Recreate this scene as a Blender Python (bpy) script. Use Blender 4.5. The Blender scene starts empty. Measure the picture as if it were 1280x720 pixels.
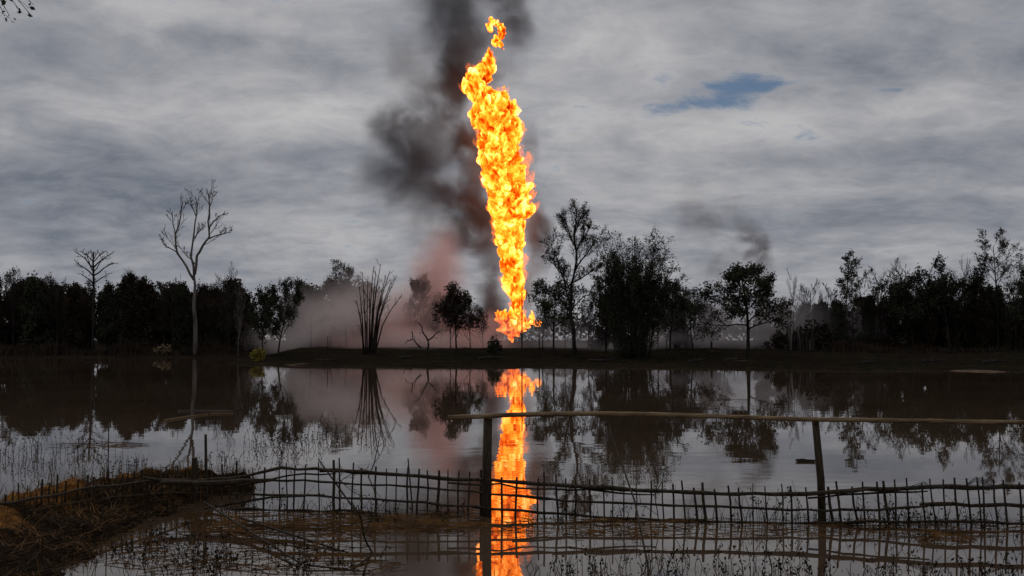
import bpy, bmesh, math, random
import numpy as np
from mathutils import Vector, noise as mn

# ------------------------------------------------------------------ camera, sky, sun, exposure
scene = bpy.context.scene
PITCH = math.radians(2.99)
FPX = 1244.0
CAMH = 2.2
cam_d = bpy.data.cameras.new('camera')
cam_d.sensor_width = 36.0
cam_d.lens = 36.0 * FPX / 1280.0
cam_d.clip_start = 0.1
cam_d.clip_end = 12000
cam = bpy.data.objects.new('camera', cam_d)
scene.collection.objects.link(cam)
cam.location = (0, 0, CAMH)
cam.rotation_euler = (math.pi / 2 + PITCH, 0, 0)
scene.camera = cam

scene.view_settings.view_transform = 'Standard'
scene.view_settings.look = 'None'
scene.view_settings.exposure = 0.0
scene.view_settings.gamma = 1.0
scene.cycles.use_denoising = True
scene.cycles.volume_step_rate = 0.6
scene.cycles.volume_max_steps = 256
scene.cycles.max_bounces = 8
scene.cycles.volume_bounces = 4
scene.cycles.transparent_max_bounces = 16
scene.cycles.sample_clamp_indirect = 4.0

SUN_EL, SUN_AZ = math.radians(48), math.radians(-28)   # azimuth from +Y towards +X


class NT:
    """small node-graph helper"""
    def __init__(s, tree):
        s.t = tree
        for n in list(tree.nodes):
            tree.nodes.remove(n)

    def n(s, kind, **kw):
        nd = s.t.nodes.new(kind)
        for k, v in kw.items():
            if hasattr(nd, k):
                setattr(nd, k, v)
        return nd

    def put(s, sock, v):
        if v is None:
            return
        if isinstance(v, bpy.types.NodeSocket):
            s.t.links.new(v, sock)
        elif isinstance(v, (tuple, list)) and sock.type == 'RGBA' and len(v) == 3:
            sock.default_value = (*v, 1)
        else:
            sock.default_value = v

    def m(s, op, a, b=None, c=None, clamp=False):
        nd = s.n('ShaderNodeMath', operation=op)
        nd.use_clamp = clamp
        for i, v in enumerate((a, b, c)):
            s.put(nd.inputs[i], v)
        return nd.outputs[0]

    def v(s, op, a, b=None, scale=None):
        nd = s.n('ShaderNodeVectorMath', operation=op)
        s.put(nd.inputs[0], a)
        if b is not None:
            s.put(nd.inputs[1], b)
        if scale is not None:
            s.put(nd.inputs['Scale'], scale)
        return nd.outputs['Value'] if op in ('LENGTH', 'DOT_PRODUCT', 'DISTANCE') else nd.outputs[0]

    def noise(s, vec, scale, detail=4, rough=0.5, dist=0.0, color=False):
        nd = s.n('ShaderNodeTexNoise')
        s.put(nd.inputs['Vector'], vec)
        s.put(nd.inputs['Scale'], scale)
        s.put(nd.inputs['Detail'], detail)
        s.put(nd.inputs['Roughness'], rough)
        s.put(nd.inputs['Distortion'], dist)
        return nd.outputs['Color' if color else 'Fac']

    def rng(s, v, a, b, c=0.0, d=1.0, smooth=True):
        nd = s.n('ShaderNodeMapRange')
        nd.interpolation_type = 'SMOOTHSTEP' if smooth else 'LINEAR'
        s.put(nd.inputs['Value'], v)
        for i, q in enumerate((a, b, c, d)):
            nd.inputs[i + 1].default_value = q
        return nd.outputs['Result']

    def ramp(s, v, stops, interp='LINEAR'):
        nd = s.n('ShaderNodeValToRGB')
        cr = nd.color_ramp
        cr.interpolation = interp
        while len(cr.elements) > 1:
            cr.elements.remove(cr.elements[-1])
        cr.elements[0].position = stops[0][0]
        cr.elements[0].color = (*stops[0][1], 1)
        for p, c in stops[1:]:
            e = cr.elements.new(p)
            e.color = (*c, 1)
        s.put(nd.inputs[0], v)
        return nd.outputs['Color']

    def mix(s, f, a, b, mode='MIX'):
        nd = s.n('ShaderNodeMix', data_type='RGBA', blend_type=mode)
        s.put(nd.inputs[0], f)
        s.put(nd.inputs[6], a)
        s.put(nd.inputs[7], b)
        return nd.outputs[2]


def px_dir(px, py):
    """azimuth / elevation of a direction of the photograph"""
    a, b = (px - 640) / FPX, (360 - py) / FPX
    y = math.cos(PITCH) - b * math.sin(PITCH)
    z = math.sin(PITCH) + b * math.cos(PITCH)
    return math.atan2(a, y), math.atan2(z, math.hypot(a, y))


def build_world():
    w = bpy.data.worlds.new('World')
    scene.world = w
    w.use_nodes = True
    g = NT(w.node_tree)
    sky = g.n('ShaderNodeTexSky', sky_type='NISHITA')
    sky.sun_disc = False
    sky.sun_elevation = SUN_EL
    sky.sun_rotation = SUN_AZ
    sky.air_density = 1.2
    sky.dust_density = 1.0
    tc = g.n('ShaderNodeTexCoord').outputs['Generated']
    sp = g.n('ShaderNodeSeparateXYZ')
    g.put(sp.inputs[0], tc)
    X, Y, Z = sp.outputs
    zz = g.m('ADD', g.m('MAXIMUM', Z, 0.0), 0.25)
    q = g.n('ShaderNodeCombineXYZ')
    g.put(q.inputs[0], g.m('DIVIDE', X, zz))
    g.put(q.inputs[1], g.m('DIVIDE', Y, zz))
    q = q.outputs[0]
    az = g.m('ARCTAN2', X, Y)
    el = g.m('ARCSINE', Z)
    # slow warp so the placed banks of cloud have ragged outlines
    wn = g.noise(q, 0.9, 5, 0.6, color=True)
    ws = g.n('ShaderNodeSeparateXYZ')
    g.put(ws.inputs[0], wn)
    azw = g.m('ADD', az, g.m('MULTIPLY', g.m('SUBTRACT', ws.outputs[0], 0.5), 0.22))
    elw = g.m('ADD', el, g.m('MULTIPLY', g.m('SUBTRACT', ws.outputs[1], 0.5), 0.085))

    def spot(px, py, rx, ry, amp, warp=True):
        a0, e0 = px_dir(px, py)
        da = g.m('DIVIDE', g.m('SUBTRACT', azw if warp else az, a0), rx / FPX)
        de = g.m('DIVIDE', g.m('SUBTRACT', elw if warp else el, e0), ry / FPX)
        r2 = g.m('ADD', g.m('MULTIPLY', da, da), g.m('MULTIPLY', de, de))
        return g.m('MULTIPLY', g.m('EXPONENT', g.m('MULTIPLY', r2, -1.0)), amp)

    n1 = g.noise(q, 1.1, 8, 0.6, 0.4)
    n2 = g.noise(g.v('ADD', g.v('MULTIPLY', q, (0.85, 1.0, 1.0)), (7.3, 2.1, 0)), 3.0, 8, 0.62, 0.5)
    n3 = g.noise(g.v('ADD', g.v('MULTIPLY', q, (0.8, 1.0, 1.0)), (1.3, 9.1, 0)), 8.0, 7, 0.64, 0.4)
    val = g.m('ADD', g.m('MULTIPLY', g.m('SUBTRACT', n1, 0.5), 0.50),
              g.m('MULTIPLY', g.m('SUBTRACT', n2, 0.5), 0.72))
    val = g.m('ADD', val, g.m('MULTIPLY', g.m('SUBTRACT', n3, 0.5), 0.55))
    val = g.m('ADD', val, 0.55)
    for s_ in [(300, 130, 300, 42, 0.16), (90, 245, 210, 50, -0.30), (60, 75, 130, 32, -0.18),
               (330, 60, 170, 20, -0.08), (380, 205, 200, 22, -0.12), (230, 20, 220, 18, 0.12),
               (780, 60, 160, 50, 0.13), (820, 165, 230, 34, 0.14), (1150, 190, 190, 28, -0.22),
               (1180, 55, 190, 35, -0.12), (960, 262, 150, 18, -0.12), (1200, 120, 120, 22, 0.10),
               (1200, 262, 170, 30, -0.12), (960, 15, 130, 18, 0.10), (900, 225, 200, 14, 0.06),
               (480, 300, 240, 40, 0.02), (1250, 330, 250, 60, -0.08), (40, 330, 260, 50, -0.06),
               (1100, 240, 120, 12, 0.08)]:
        val = g.m('ADD', val, spot(*s_))
    col = g.ramp(g.m('MULTIPLY', val, 1.0, clamp=True),
                 [(0.0, (0.85, 1.03, 1.36)), (0.25, (1.62, 1.80, 2.16)), (0.5, (2.95, 3.03, 3.32)),
                  (0.75, (4.55, 4.50, 4.60)), (1.0, (6.2, 6.1, 6.0))])
    # the holes of blue sky
    hole = g.m('ADD', spot(918, 108, 68, 18, 1.12), spot(845, 130, 56, 10, 0.9))
    hole = g.m('ADD', hole, spot(1105, 103, 26, 7, 0.95))
    hole = g.m('ADD', hole, spot(762, 100, 14, 10, 0.5))
    hole = g.m('ADD', hole, g.m('ADD', g.m('MULTIPLY', g.m('SUBTRACT', n3, 0.5), 3.2), g.m('MULTIPLY', g.m('SUBTRACT', n2, 0.5), 1.6)))
    hole = g.rng(hole, 0.36, 1.15)
    blue = g.mix(1.0, sky.outputs[0], (0.20, 0.28, 0.37), 'MULTIPLY')
    final = g.mix(g.m('MULTIPLY', hole, 0.85), col, blue)
    bg = g.n('ShaderNodeBackground')
    g.put(bg.inputs[0], final)
    bg.inputs[1].default_value = 0.1
    out = g.n('ShaderNodeOutputWorld')
    g.t.links.new(bg.outputs[0], out.inputs[0])


build_world()
sl = bpy.data.lights.new('sun', 'SUN')
sl.energy = 0.5
sl.angle = math.radians(14)
sl.color = (1.0, 0.95, 0.88)
sun = bpy.data.objects.new('sun', sl)
scene.collection.objects.link(sun)
sd = Vector((math.sin(SUN_AZ) * math.cos(SUN_EL), math.cos(SUN_AZ) * math.cos(SUN_EL), math.sin(SUN_EL)))
sun.rotation_euler = (-sd).to_track_quat('-Z', 'Y').to_euler()
sun.location = (0, 0, 200)

# ------------------------------------------------------------------ helpers
COL = scene.collection
R = random.Random(7)
NR = np.random.RandomState(5)


def P(px, py, D):
    """the point at depth D (metres along +Y) seen at a pixel of the 1280x720 photograph"""
    a, b = (px - 640) / FPX, (360 - py) / FPX
    y = math.cos(PITCH) - b * math.sin(PITCH)
    z = math.sin(PITCH) + b * math.cos(PITCH)
    return Vector((a / y * D, D, CAMH + z / y * D))


def onz(px, py, z=0.0):
    """the point at height z seen at a pixel"""
    p = P(px, py, 1.0)
    k = (z - CAMH) / (p.z - CAMH)
    return Vector((p.x * k, k, z))


def MX(px, D):
    return (px - 640) / FPX * D


class MB:
    def __init__(s):
        s.v, s.f, s.n = [], [], 0

    def add(s, v, f):
        v = np.asarray(v, dtype=float)
        s.v.append(v)
        if len(f):
            f = np.asarray(f)
            s.f.extend((f + s.n).tolist())
        s.n += len(v)

    def tube(s, pts, rad, sides=4, cap=True, oval=1.0):
        pts = np.asarray([tuple(p) for p in pts], dtype=float)
        k = len(pts)
        rad = np.broadcast_to(np.asarray(rad, dtype=float), (k,))
        t = np.gradient(pts, axis=0)
        t /= (np.linalg.norm(t, axis=1)[:, None] + 1e-9)
        m = t.mean(0)
        ref = np.array((0.0, 1.0, 0.0)) if abs(m[1]) < 0.8 * np.linalg.norm(m) else np.array((1.0, 0.0, 0.0))
        u = np.cross(t, ref)
        u /= (np.linalg.norm(u, axis=1)[:, None] + 1e-9)
        w = np.cross(t, u)
        a = np.arange(sides) / sides * 2 * math.pi
        ring = (pts[:, None, :] + rad[:, None, None] * (np.cos(a)[None, :, None] * u[:, None, :] * oval
                                                        + np.sin(a)[None, :, None] * w[:, None, :]))
        v = ring.reshape(-1, 3)
        i = np.arange(k - 1)[:, None] * sides
        j = np.arange(sides)[None, :]
        j2 = (j + 1) % sides
        f = np.stack([i + j, i + j2, i + sides + j2, i + sides + j], -1).reshape(-1, 4)
        s.add(v, f)
        if cap:
            b = s.n - len(v)
            s.f.append([b + q for q in range(sides)][::-1])
            s.f.append([b + (k - 1) * sides + q for q in range(sides)])

    def cards(s, c, size, rng=NR, flat=0.0, elong=1.7):
        """leaf-sized rhombic faces with random facing at points c"""
        c = np.asarray(c, dtype=float)
        n = len(c)
        if n == 0:
            return
        a = rng.normal(size=(n, 3))
        a[:, 2] *= (1 - flat)
        a /= np.linalg.norm(a, axis=1)[:, None] + 1e-9
        b = np.cross(a, rng.normal(size=(n, 3)))
        b /= np.linalg.norm(b, axis=1)[:, None] + 1e-9
        sz = (size * rng.uniform(0.5, 1.3, n))[:, None]
        v = np.stack([c - a * sz * elong / 2, c + b * sz / 2, c + a * sz * elong / 2, c - b * sz / 2], 1).reshape(-1, 3)
        f = (np.arange(n)[:, None] * 4 + np.arange(4)[None, :])
        s.add(v, f)

    def mesh(s, name, mats, smooth=False):
        me = bpy.data.meshes.new(name)
        v = np.concatenate(s.v) if s.v else np.zeros((0, 3))
        me.from_pydata(v.tolist(), [], s.f)
        for m in (mats if isinstance(mats, (list, tuple)) else [mats]):
            me.materials.append(m)
        if smooth:
            me.polygons.foreach_set('use_smooth', [True] * len(me.polygons))
        me.update()
        return me

    def build(s, name, mat, parent=None, smooth=False, loc=None):
        return link(name, s.mesh(name, mat, smooth), parent, loc)


def link(name, me, parent=None, loc=None):
    o = bpy.data.objects.new(name, me)
    COL.objects.link(o)
    if loc is not None:
        o.location = loc
    if parent is not None:
        o.parent = parent
    return o


def tag(o, label, cat, group=None, kind=None):
    o['label'] = label
    if cat:
        o['category'] = cat
    if group:
        o['group'] = group
    if kind:
        o['kind'] = kind
    return o


def thing(name, label, cat, loc=(0, 0, 0), group=None):
    o = bpy.data.objects.new(name, None)
    o.empty_display_size = 0.3
    COL.objects.link(o)
    o.location = loc
    return tag(o, label, cat, group)


def copy_tree(root):
    r = root.copy()
    COL.objects.link(r)
    for ch in root.children:
        c = ch.copy()
        COL.objects.link(c)
        c.parent = r
        for g_ in ch.children:
            d = g_.copy()
            COL.objects.link(d)
            d.parent = c
    return r


# ------------------------------------------------------------------ materials
def mat_simple(name, c1, c2, scale=3.0, rough=0.85, bump=0.3, stretch=(1, 1, 1), c3=None, detail=6):
    m = bpy.data.materials.new(name)
    m.use_nodes = True
    g = NT(m.node_tree)
    tc = g.n('ShaderNodeTexCoord').outputs['Object']
    vec = g.v('MULTIPLY', tc, stretch)
    f = g.noise(vec, scale, detail, 0.6)
    stops = [(0.35, c1), (0.65, c2)]
    if c3:
        stops = [(0.3, c1), (0.5, c2), (0.68, c3)]
    c = g.ramp(f, stops)
    b = g.n('ShaderNodeBsdfPrincipled')
    g.put(b.inputs['Base Color'], c)
    b.inputs['Roughness'].default_value = rough
    b.inputs['Specular IOR Level'].default_value = 0.08
    if bump:
        bp = g.n('ShaderNodeBump')
        bp.inputs['Strength'].default_value = bump
        bp.inputs['Distance'].default_value = 0.05
        g.put(bp.inputs['Height'], g.noise(vec, scale * 3, 4, 0.6))
        g.t.links.new(bp.outputs[0], b.inputs['Normal'])
    o = g.n('ShaderNodeOutputMaterial')
    g.t.links.new(b.outputs[0], o.inputs[0])
    return m


M_CHAR = mat_simple('charred_bark', (0.012, 0.010, 0.009), (0.05, 0.042, 0.036), 1.5, 0.9, 0.4, (1, 1, 0.3))
M_BARK = mat_simple('dark_bark', (0.025, 0.02, 0.017), (0.08, 0.065, 0.05), 1.5, 0.9, 0.4, (1, 1, 0.3))
M_PALE = mat_simple('pale_bark', (0.07, 0.062, 0.055), (0.19, 0.175, 0.155), 1.2, 0.85, 0.4, (1, 1, 0.25))
M_LEAF = mat_simple('dark_leaves', (0.022, 0.026, 0.014), (0.05, 0.052, 0.03), 0.6, 0.75, 0)
M_GREEN = mat_simple('green_leaves', (0.035, 0.045, 0.018), (0.085, 0.10, 0.04), 0.6, 0.7, 0)
M_SCORCH = mat_simple('scorched_leaves', (0.018, 0.014, 0.011), (0.06, 0.042, 0.028), 0.5, 0.85, 0)
M_YELLOW = mat_simple('yellow_leaves', (0.10, 0.08, 0.015), (0.42, 0.33, 0.06), 1.6, 0.7, 0)
M_STRAWLEAF = mat_simple('dry_pale_leaves', (0.14, 0.09, 0.04), (0.42, 0.32, 0.2), 1.5, 0.8, 0)
M_BAMBOO = mat_simple('weathered_bamboo', (0.07, 0.045, 0.025), (0.20, 0.135, 0.075), 3, 0.6, 0.3, (1, 6, 6), c3=(0.32, 0.23, 0.13))
M_STAKE = mat_simple('wet_dark_wood', (0.018, 0.014, 0.010), (0.07, 0.05, 0.032), 7, 0.6, 0.4, (4, 4, 1))
M_STRAW = mat_simple('dry_straw', (0.03, 0.016, 0.006), (0.20, 0.10, 0.032), 2.2, 0.8, 0)
M_GRASS = mat_simple('dark_grass', (0.008, 0.010, 0.004), (0.035, 0.031, 0.012), 2, 0.8, 0)
M_WEED = mat_simple('water_weed', (0.010, 0.010, 0.006), (0.035, 0.026, 0.014), 4, 0.7, 0)
M_NET = mat_simple('old_net', (0.03, 0.03, 0.03), (0.08, 0.075, 0.07), 9, 0.8, 0.2)


def mat_ground():
    m = bpy.data.materials.new('burnt_ground')
    m.use_nodes = True
    g = NT(m.node_tree)
    tc = g.n('ShaderNodeTexCoord').outputs['Object']
    v1 = g.v('MULTIPLY', tc, (0.35, 1, 1))
    f1 = g.noise(v1, 0.12, 6, 0.6)
    f2 = g.noise(tc, 1.1, 7, 0.65)
    c1 = g.ramp(f1, [(0.36, (0.008, 0.007, 0.006)), (0.5, (0.016, 0.012, 0.009)), (0.58, (0.014, 0.015, 0.008)),
                     (0.68, (0.035, 0.024, 0.016))])
    c = g.mix(0.55, c1, g.ramp(f2, [(0.35, (0.008, 0.007, 0.005)), (0.7, (0.035, 0.027, 0.02))]))
    f3 = g.noise(v1, 0.35, 4, 0.6)
    c = g.mix(g.rng(f3, 0.64, 0.76), c, (0.12, 0.08, 0.055))
    b = g.n('ShaderNodeBsdfPrincipled')
    g.put(b.inputs['Base Color'], c)
    b.inputs['Roughness'].default_value = 0.95
    b.inputs['Specular IOR Level'].default_value = 0.0
    bp = g.n('ShaderNodeBump')
    bp.inputs['Strength'].default_value = 0.7
    bp.inputs['Distance'].default_value = 0.12
    g.put(bp.inputs['Height'], f2)
    g.t.links.new(bp.outputs[0], b.inputs['Normal'])
    o = g.n('ShaderNodeOutputMaterial')
    g.t.links.new(b.outputs[0], o.inputs[0])
    return m


def mat_mound():
    m = bpy.data.materials.new('mud_and_straw')
    m.use_nodes = True
    g = NT(m.node_tree)
    tc = g.n('ShaderNodeTexCoord').outputs['Object']
    f1 = g.noise(g.v('MULTIPLY', tc, (0.6, 1.2, 1)), 0.8, 5, 0.6)
    f2 = g.noise(tc, 7, 7, 0.7)
    dark = g.ramp(f2, [(0.3, (0.005, 0.003, 0.002)), (0.7, (0.028, 0.016, 0.008))])
    straw = g.ramp(f2, [(0.3, (0.04, 0.016, 0.006)), (0.5, (0.17, 0.070, 0.016)), (0.72, (0.46, 0.22, 0.055))])
    sz_ = g.n('ShaderNodeSeparateXYZ')
    g.put(sz_.inputs[0], tc)
    dry = g.m('ADD', f1, g.m('MULTIPLY', g.m('SUBTRACT', sz_.outputs[2], 0.24), 0.9))
    c = g.mix(g.rng(dry, 0.53, 0.66), dark, straw)
    b = g.n('ShaderNodeBsdfPrincipled')
    g.put(b.inputs['Base Color'], c)
    b.inputs['Roughness'].default_value = 0.9
    b.inputs['Specular IOR Level'].default_value = 0.03
    bp = g.n('ShaderNodeBump')
    bp.inputs['Strength'].default_value = 1.0
    bp.inputs['Distance'].default_value = 0.05
    g.put(bp.inputs['Height'], f2)
    g.t.links.new(bp.outputs[0], b.inputs['Normal'])
    o = g.n('ShaderNodeOutputMaterial')
    g.t.links.new(b.outputs[0], o.inputs[0])
    return m


def mat_water():
    m = bpy.data.materials.new('muddy_water')
    m.use_nodes = True
    g = NT(m.node_tree)
    tc = g.n('ShaderNodeTexCoord').outputs['Object']
    b = g.n('ShaderNodeBsdfPrincipled')
    f0 = g.noise(tc, 0.15, 4, 0.5)
    g.put(b.inputs['Base Color'], g.ramp(f0, [(0.3, (0.050, 0.031, 0.020)), (0.7, (0.082, 0.055, 0.036))]))
    b.inputs['Roughness'].default_value = 0.012
    b.inputs['IOR'].default_value = 1.333
    # gentle ripples: calm sheet with a few breezier patches
    n1 = g.noise(g.v('MULTIPLY', tc, (0.55, 1.0, 1)), 1.1, 2, 0.5, 0.4)
    n2 = g.noise(g.v('MULTIPLY', tc, (0.7, 1.0, 1)), 6.0, 2, 0.5, 0.2)
    patch = g.rng(g.noise(g.v('MULTIPLY', tc, (0.5, 1.0, 1)), 0.09, 3, 0.55), 0.45, 0.66, 0.25, 1.0)
    h = g.m('ADD', g.m('MULTIPLY', n1, 0.0042), g.m('MULTIPLY', n2, 0.00022))
    h = g.m('MULTIPLY', h, patch)
    bp = g.n('ShaderNodeBump')
    bp.inputs['Strength'].default_value = 1.0
    bp.inputs['Distance'].default_value = 1.0
    g.put(bp.inputs['Height'], h)
    g.t.links.new(bp.outputs[0], b.inputs['Normal'])
    o = g.n('ShaderNodeOutputMaterial')
    g.t.links.new(b.outputs[0], o.inputs[0])
    return m


# ------------------------------------------------------------------ terrain and water
def sstep(a, b, x):
    t = np.clip((x - a) / (b - a), 0, 1)
    return t * t * (3 - 2 * t)


def fbm2(x, y, sc, seed=0):
    out = np.zeros(x.shape)
    fx, fy = x.ravel(), y.ravel()
    o = out.ravel()
    for i in range(len(fx)):
        o[i] = mn.fractal((fx[i] * sc, fy[i] * sc, seed), 0.8, 2.0, 4)
    return o.reshape(x.shape)


def shore(x):
    """depth of the far waterline"""
    a = 124 + 1.6 * np.sin(x * 0.09)
    b = 87 - 0.28 * np.clip(x + 22, 0, 200) + 1.1 * np.sin(x * 0.19) + 0.6 * np.sin(x * 0.47)
    t = sstep(-34, -24, x)
    return a * (1 - t) + b * t


def ground_z0(x, y):
    s = y - shore(x)
    c = sstep(-34, -25, x)
    r = sstep(-12, 10, x)
    far = -0.7 + 0.73 * sstep(-3, 0.2, s) + 0.20 * sstep(0, 3.0, s)
    far = far + c * 0.84 * ((1 - r) * sstep(6, 30, s) + r * sstep(17, 40, s)) - c * 0.5 * sstep(60, 110, s)
    near = -0.7 + 1.5 * sstep(7.0, 2.0, y)
    return np.where(y < 40, near, far)


# depths, in metres, of what stands beyond the water: (paced off along the bank, true)
def far(D):
    return float(np.interp(D, [0, 60, 100, 115, 125, 140, 160, 186, 200, 240, 300, 322, 430], [0, 55, 90, 99, 107, 116, 124, 130, 140, 152, 170, 178, 300]))


xs = np.concatenate([-np.geomspace(160, 5000, 18)[::-1], np.arange(-150, 151, 1.4), np.geomspace(160, 5000, 18)])
ys = np.concatenate([-np.geomspace(12, 3000, 14)[::-1], np.arange(-8, 12, 1.0), np.arange(14, 60, 6), np.arange(54, 66, 2),
                     np.arange(66, 160, 0.9), np.geomspace(163, 6000, 36)])
gx, gy = np.meshgrid(xs, ys)
gz = ground_z0(gx, gy)
nz = fbm2(gx, gy, 0.09)
nz2 = fbm2(gx, gy, 0.45, 9.0)
amp = sstep(2.0, 26.0, gy - shore(gx)) * (1 - sstep(160, 300, gy))
gz = gz + nz * 0.28 * amp + nz2 * (0.06 + 0.10 * amp) * (gz > -0.3) * (gy > 40)
_nx, _ny = len(xs), len(ys)


def ground_h(x, y):
    i = int(np.clip(np.searchsorted(xs, x) - 1, 0, _nx - 2))
    j = int(np.clip(np.searchsorted(ys, y) - 1, 0, _ny - 2))
    u = (x - xs[i]) / (xs[i + 1] - xs[i])
    v = (y - ys[j]) / (ys[j + 1] - ys[j])
    return float(gz[j, i] * (1 - u) * (1 - v) + gz[j, i + 1] * u * (1 - v) + gz[j + 1, i] * (1 - u) * v + gz[j + 1, i + 1] * u * v)


b_ = MB()
vi = np.arange(_nx * _ny).reshape(_ny, _nx)
b_.add(np.stack([gx, gy, gz], -1).reshape(-1, 3),
       np.stack([vi[:-1, :-1], vi[:-1, 1:], vi[1:, 1:], vi[1:, :-1]], -1).reshape(-1, 4))
tag(b_.build('ground', mat_ground(), smooth=True), 'dark burnt earth bank and flat land beyond the water', None, kind='structure')

b_ = MB()
b_.add([(-900, -3, 0), (900, -3, 0), (900, 330, 0), (-900, 330, 0)], [[0, 1, 2, 3]])
water = tag(b_.build('water', mat_water()), 'still brown flood water mirroring flame and sky', None, kind='structure')

# ------------------------------------------------------------------ the flame
FD = 170.0
PROF = [  # y px, centre px, half width px
    (423, 640, 3), (417, 640, 8), (409, 641, 12), (400, 644, 8), (390, 646, 9), (374, 645, 12), (350, 642, 15),
    (335, 640, 17), (320, 638, 20), (305, 637, 21), (290, 636, 22), (275, 637, 24), (257, 639, 28), (243, 635, 31),
    (228, 632, 30), (212, 629, 33), (198, 627, 34), (182, 628, 33), (167, 628, 31), (156, 618, 36), (145, 616, 35),
    (133, 615, 35), (125, 606, 25), (117, 598, 22), (108, 594, 21), (98, 597, 20), (88, 604, 15), (78, 609, 11), (70, 611, 8), (64, 611, 4)]


def prof(y):
    ysr = [p[0] for p in PROF][::-1]
    return (np.interp(y, ysr, [p[1] for p in PROF][::-1]), np.interp(y, ysr, [p[2] for p in PROF][::-1]))


def blob_union(name, balls, voxel, subdiv=2):
    bm = bmesh.new()
    for c, r in balls:
        rr = r if isinstance(r, (tuple, list)) else (r, r, r)
        ret = bmesh.ops.create_icosphere(bm, subdivisions=subdiv, radius=1.0)
        for v in ret['verts']:
            v.co = Vector((c[0] + v.co.x * rr[0], c[1] + v.co.y * rr[1], c[2] + v.co.z * rr[2]))
    me = bpy.data.meshes.new(name + '_seed')
    bm.to_mesh(me)
    bm.free()
    o = bpy.data.objects.new(name + '_seed', me)
    COL.objects.link(o)
    md = o.modifiers.new('remesh', 'REMESH')
    md.mode = 'VOXEL'
    md.voxel_size = voxel
    dg = bpy.context.evaluated_depsgraph_get()
    out = bpy.data.meshes.new_from_object(o.evaluated_get(dg))
    bpy.data.objects.remove(o)
    out.name = name
    return out


def lick(me, amp1, sc1, amp2, sc2, amp3=0.0, sc3=1.0, width=None):
    """push a surface out and in along its normals as rolling billows; keep the relief as an attribute"""
    n = len(me.vertices)
    co = np.zeros(n * 3)
    no = np.zeros(n * 3)
    me.vertices.foreach_get('co', co)
    me.vertices.foreach_get('normal', no)
    co = co.reshape(-1, 3)
    no = no.reshape(-1, 3)
    rel = np.zeros(n)
    d = np.zeros(n)
    for i in range(n):
        x, y, z = co[i]
        w = mn.noise_vector((x * 0.11, y * 0.11, z * 0.09)) * 1.2
        p = Vector((x, y, z * 0.8))
        a = mn.noise(p * sc1 + w)
        b = mn.noise(p * sc2 + w * 1.7 + Vector((5, 3, 1)))
        c = mn.noise(p * sc3 + w * 2.0 + Vector((1, 8, 4))) + 0.5 * mn.noise(p * sc3 * 2.1 + w * 2.0)
        d[i] = (a * amp1 + (b + 0.35 * abs(b)) * amp2 + c * amp3) * (width(z) if width else 1.0)
        rel[i] = 0.42 + a * 0.25 + b * 0.5 + c * 0.6
    up = np.clip(d, 0, None)
    co += no * d[:, None] * 0.85
    co[:, 2] += up * 0.55            # tongues are dragged upwards
    me.vertices.foreach_set('co', co.ravel())
    at = me.attributes.new('relief', 'FLOAT', 'POINT')
    at.data.foreach_set('value', rel)
    me.polygons.foreach_set('use_smooth', [True] * len(me.polygons))
    me.update()


def mat_flame():
    m = bpy.data.materials.new('burning_gas')
    m.use_nodes = True
    g = NT(m.node_tree)
    tc = g.n('ShaderNodeTexCoord').outputs['Object']
    at = g.n('ShaderNodeAttribute', attribute_name='relief')
    heat = g.n('ShaderNodeAttribute', attribute_name='heat')
    vec = g.v('MULTIPLY', tc, (1, 1, 0.62))
    n1 = g.noise(vec, 0.20, 3, 0.55, 0.9)
    n2 = g.noise(vec, 0.55, 5, 0.6, 1.4)
    t = g.m('ADD', g.m('MULTIPLY', at.outputs['Fac'], 0.75), 0.08)
    t = g.m('ADD', t, g.m('MULTIPLY', g.m('SUBTRACT', n1, 0.5), 1.3))
    t = g.m('ADD', t, g.m('MULTIPLY', g.m('SUBTRACT', n2, 0.5), 1.3))
    t = g.m('ADD', t, heat.outputs['Fac'])
    c = g.ramp(t, [(0.0, (0.06, 0.003, 0.0)), (0.14, (0.14, 0.010, 0.0)), (0.28, (0.26, 0.030, 0.0010)), (0.42, (0.40, 0.062, 0.0024)),
                   (0.58, (0.50, 0.108, 0.0080)), (0.78, (0.62, 0.175, 0.030)), (1.0, (0.75, 0.25, 0.080))])
    e = g.n('ShaderNodeEmission')
    g.put(e.inputs[0], c)
    e.inputs[1].default_value = 8.0
    o = g.n('ShaderNodeOutputMaterial')
    g.t.links.new(e.outputs[0], o.inputs[0])
    return m


def set_heat(me, fn):
    n = len(me.vertices)
    co = np.zeros(n * 3)
    me.vertices.foreach_get('co', co)
    co = co.reshape(-1, 3)
    at = me.attributes.new('heat', 'FLOAT', 'POINT')
    at.data.foreach_set('value', fn(co[:, 0], co[:, 1], co[:, 2]))


M_FLAME = mat_flame()
FB = 300.0                      # the flame is modelled 1.76 times its size, then scaled down on its base
mpp = FB / FPX
fbase = P(640, 430, FB)
fr = random.Random(11)
balls = []
y = 422.0
while y > 64:
    cx, hw = prof(y)
    c = P(cx, y, FB) - fbase
    r = hw * mpp * 0.86
    balls.append(((c.x, c.y, c.z), (r * 0.78, r * 0.75, max(r * 0.78, 1.5))))
    for k in range(3 if r > 2.5 else 1):
        an = fr.uniform(0, 2 * math.pi)
        rr = r * fr.uniform(0.3, 0.48)
        q = r * fr.uniform(0.98, 1.06) - rr
        balls.append(((c.x + math.cos(an) * q, c.y + math.sin(an) * q * 0.95, c.z + fr.uniform(-1, 1)), rr))
    y -= max(3.5, hw * 0.28)
flame = thing('flame', 'towering column of orange and yellow fire rising from behind the far bank', 'fire', P(640, 430, FD))
flame.scale = (FD / FB,) * 3
me = blob_union('flame_column', balls, 0.48)


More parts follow.
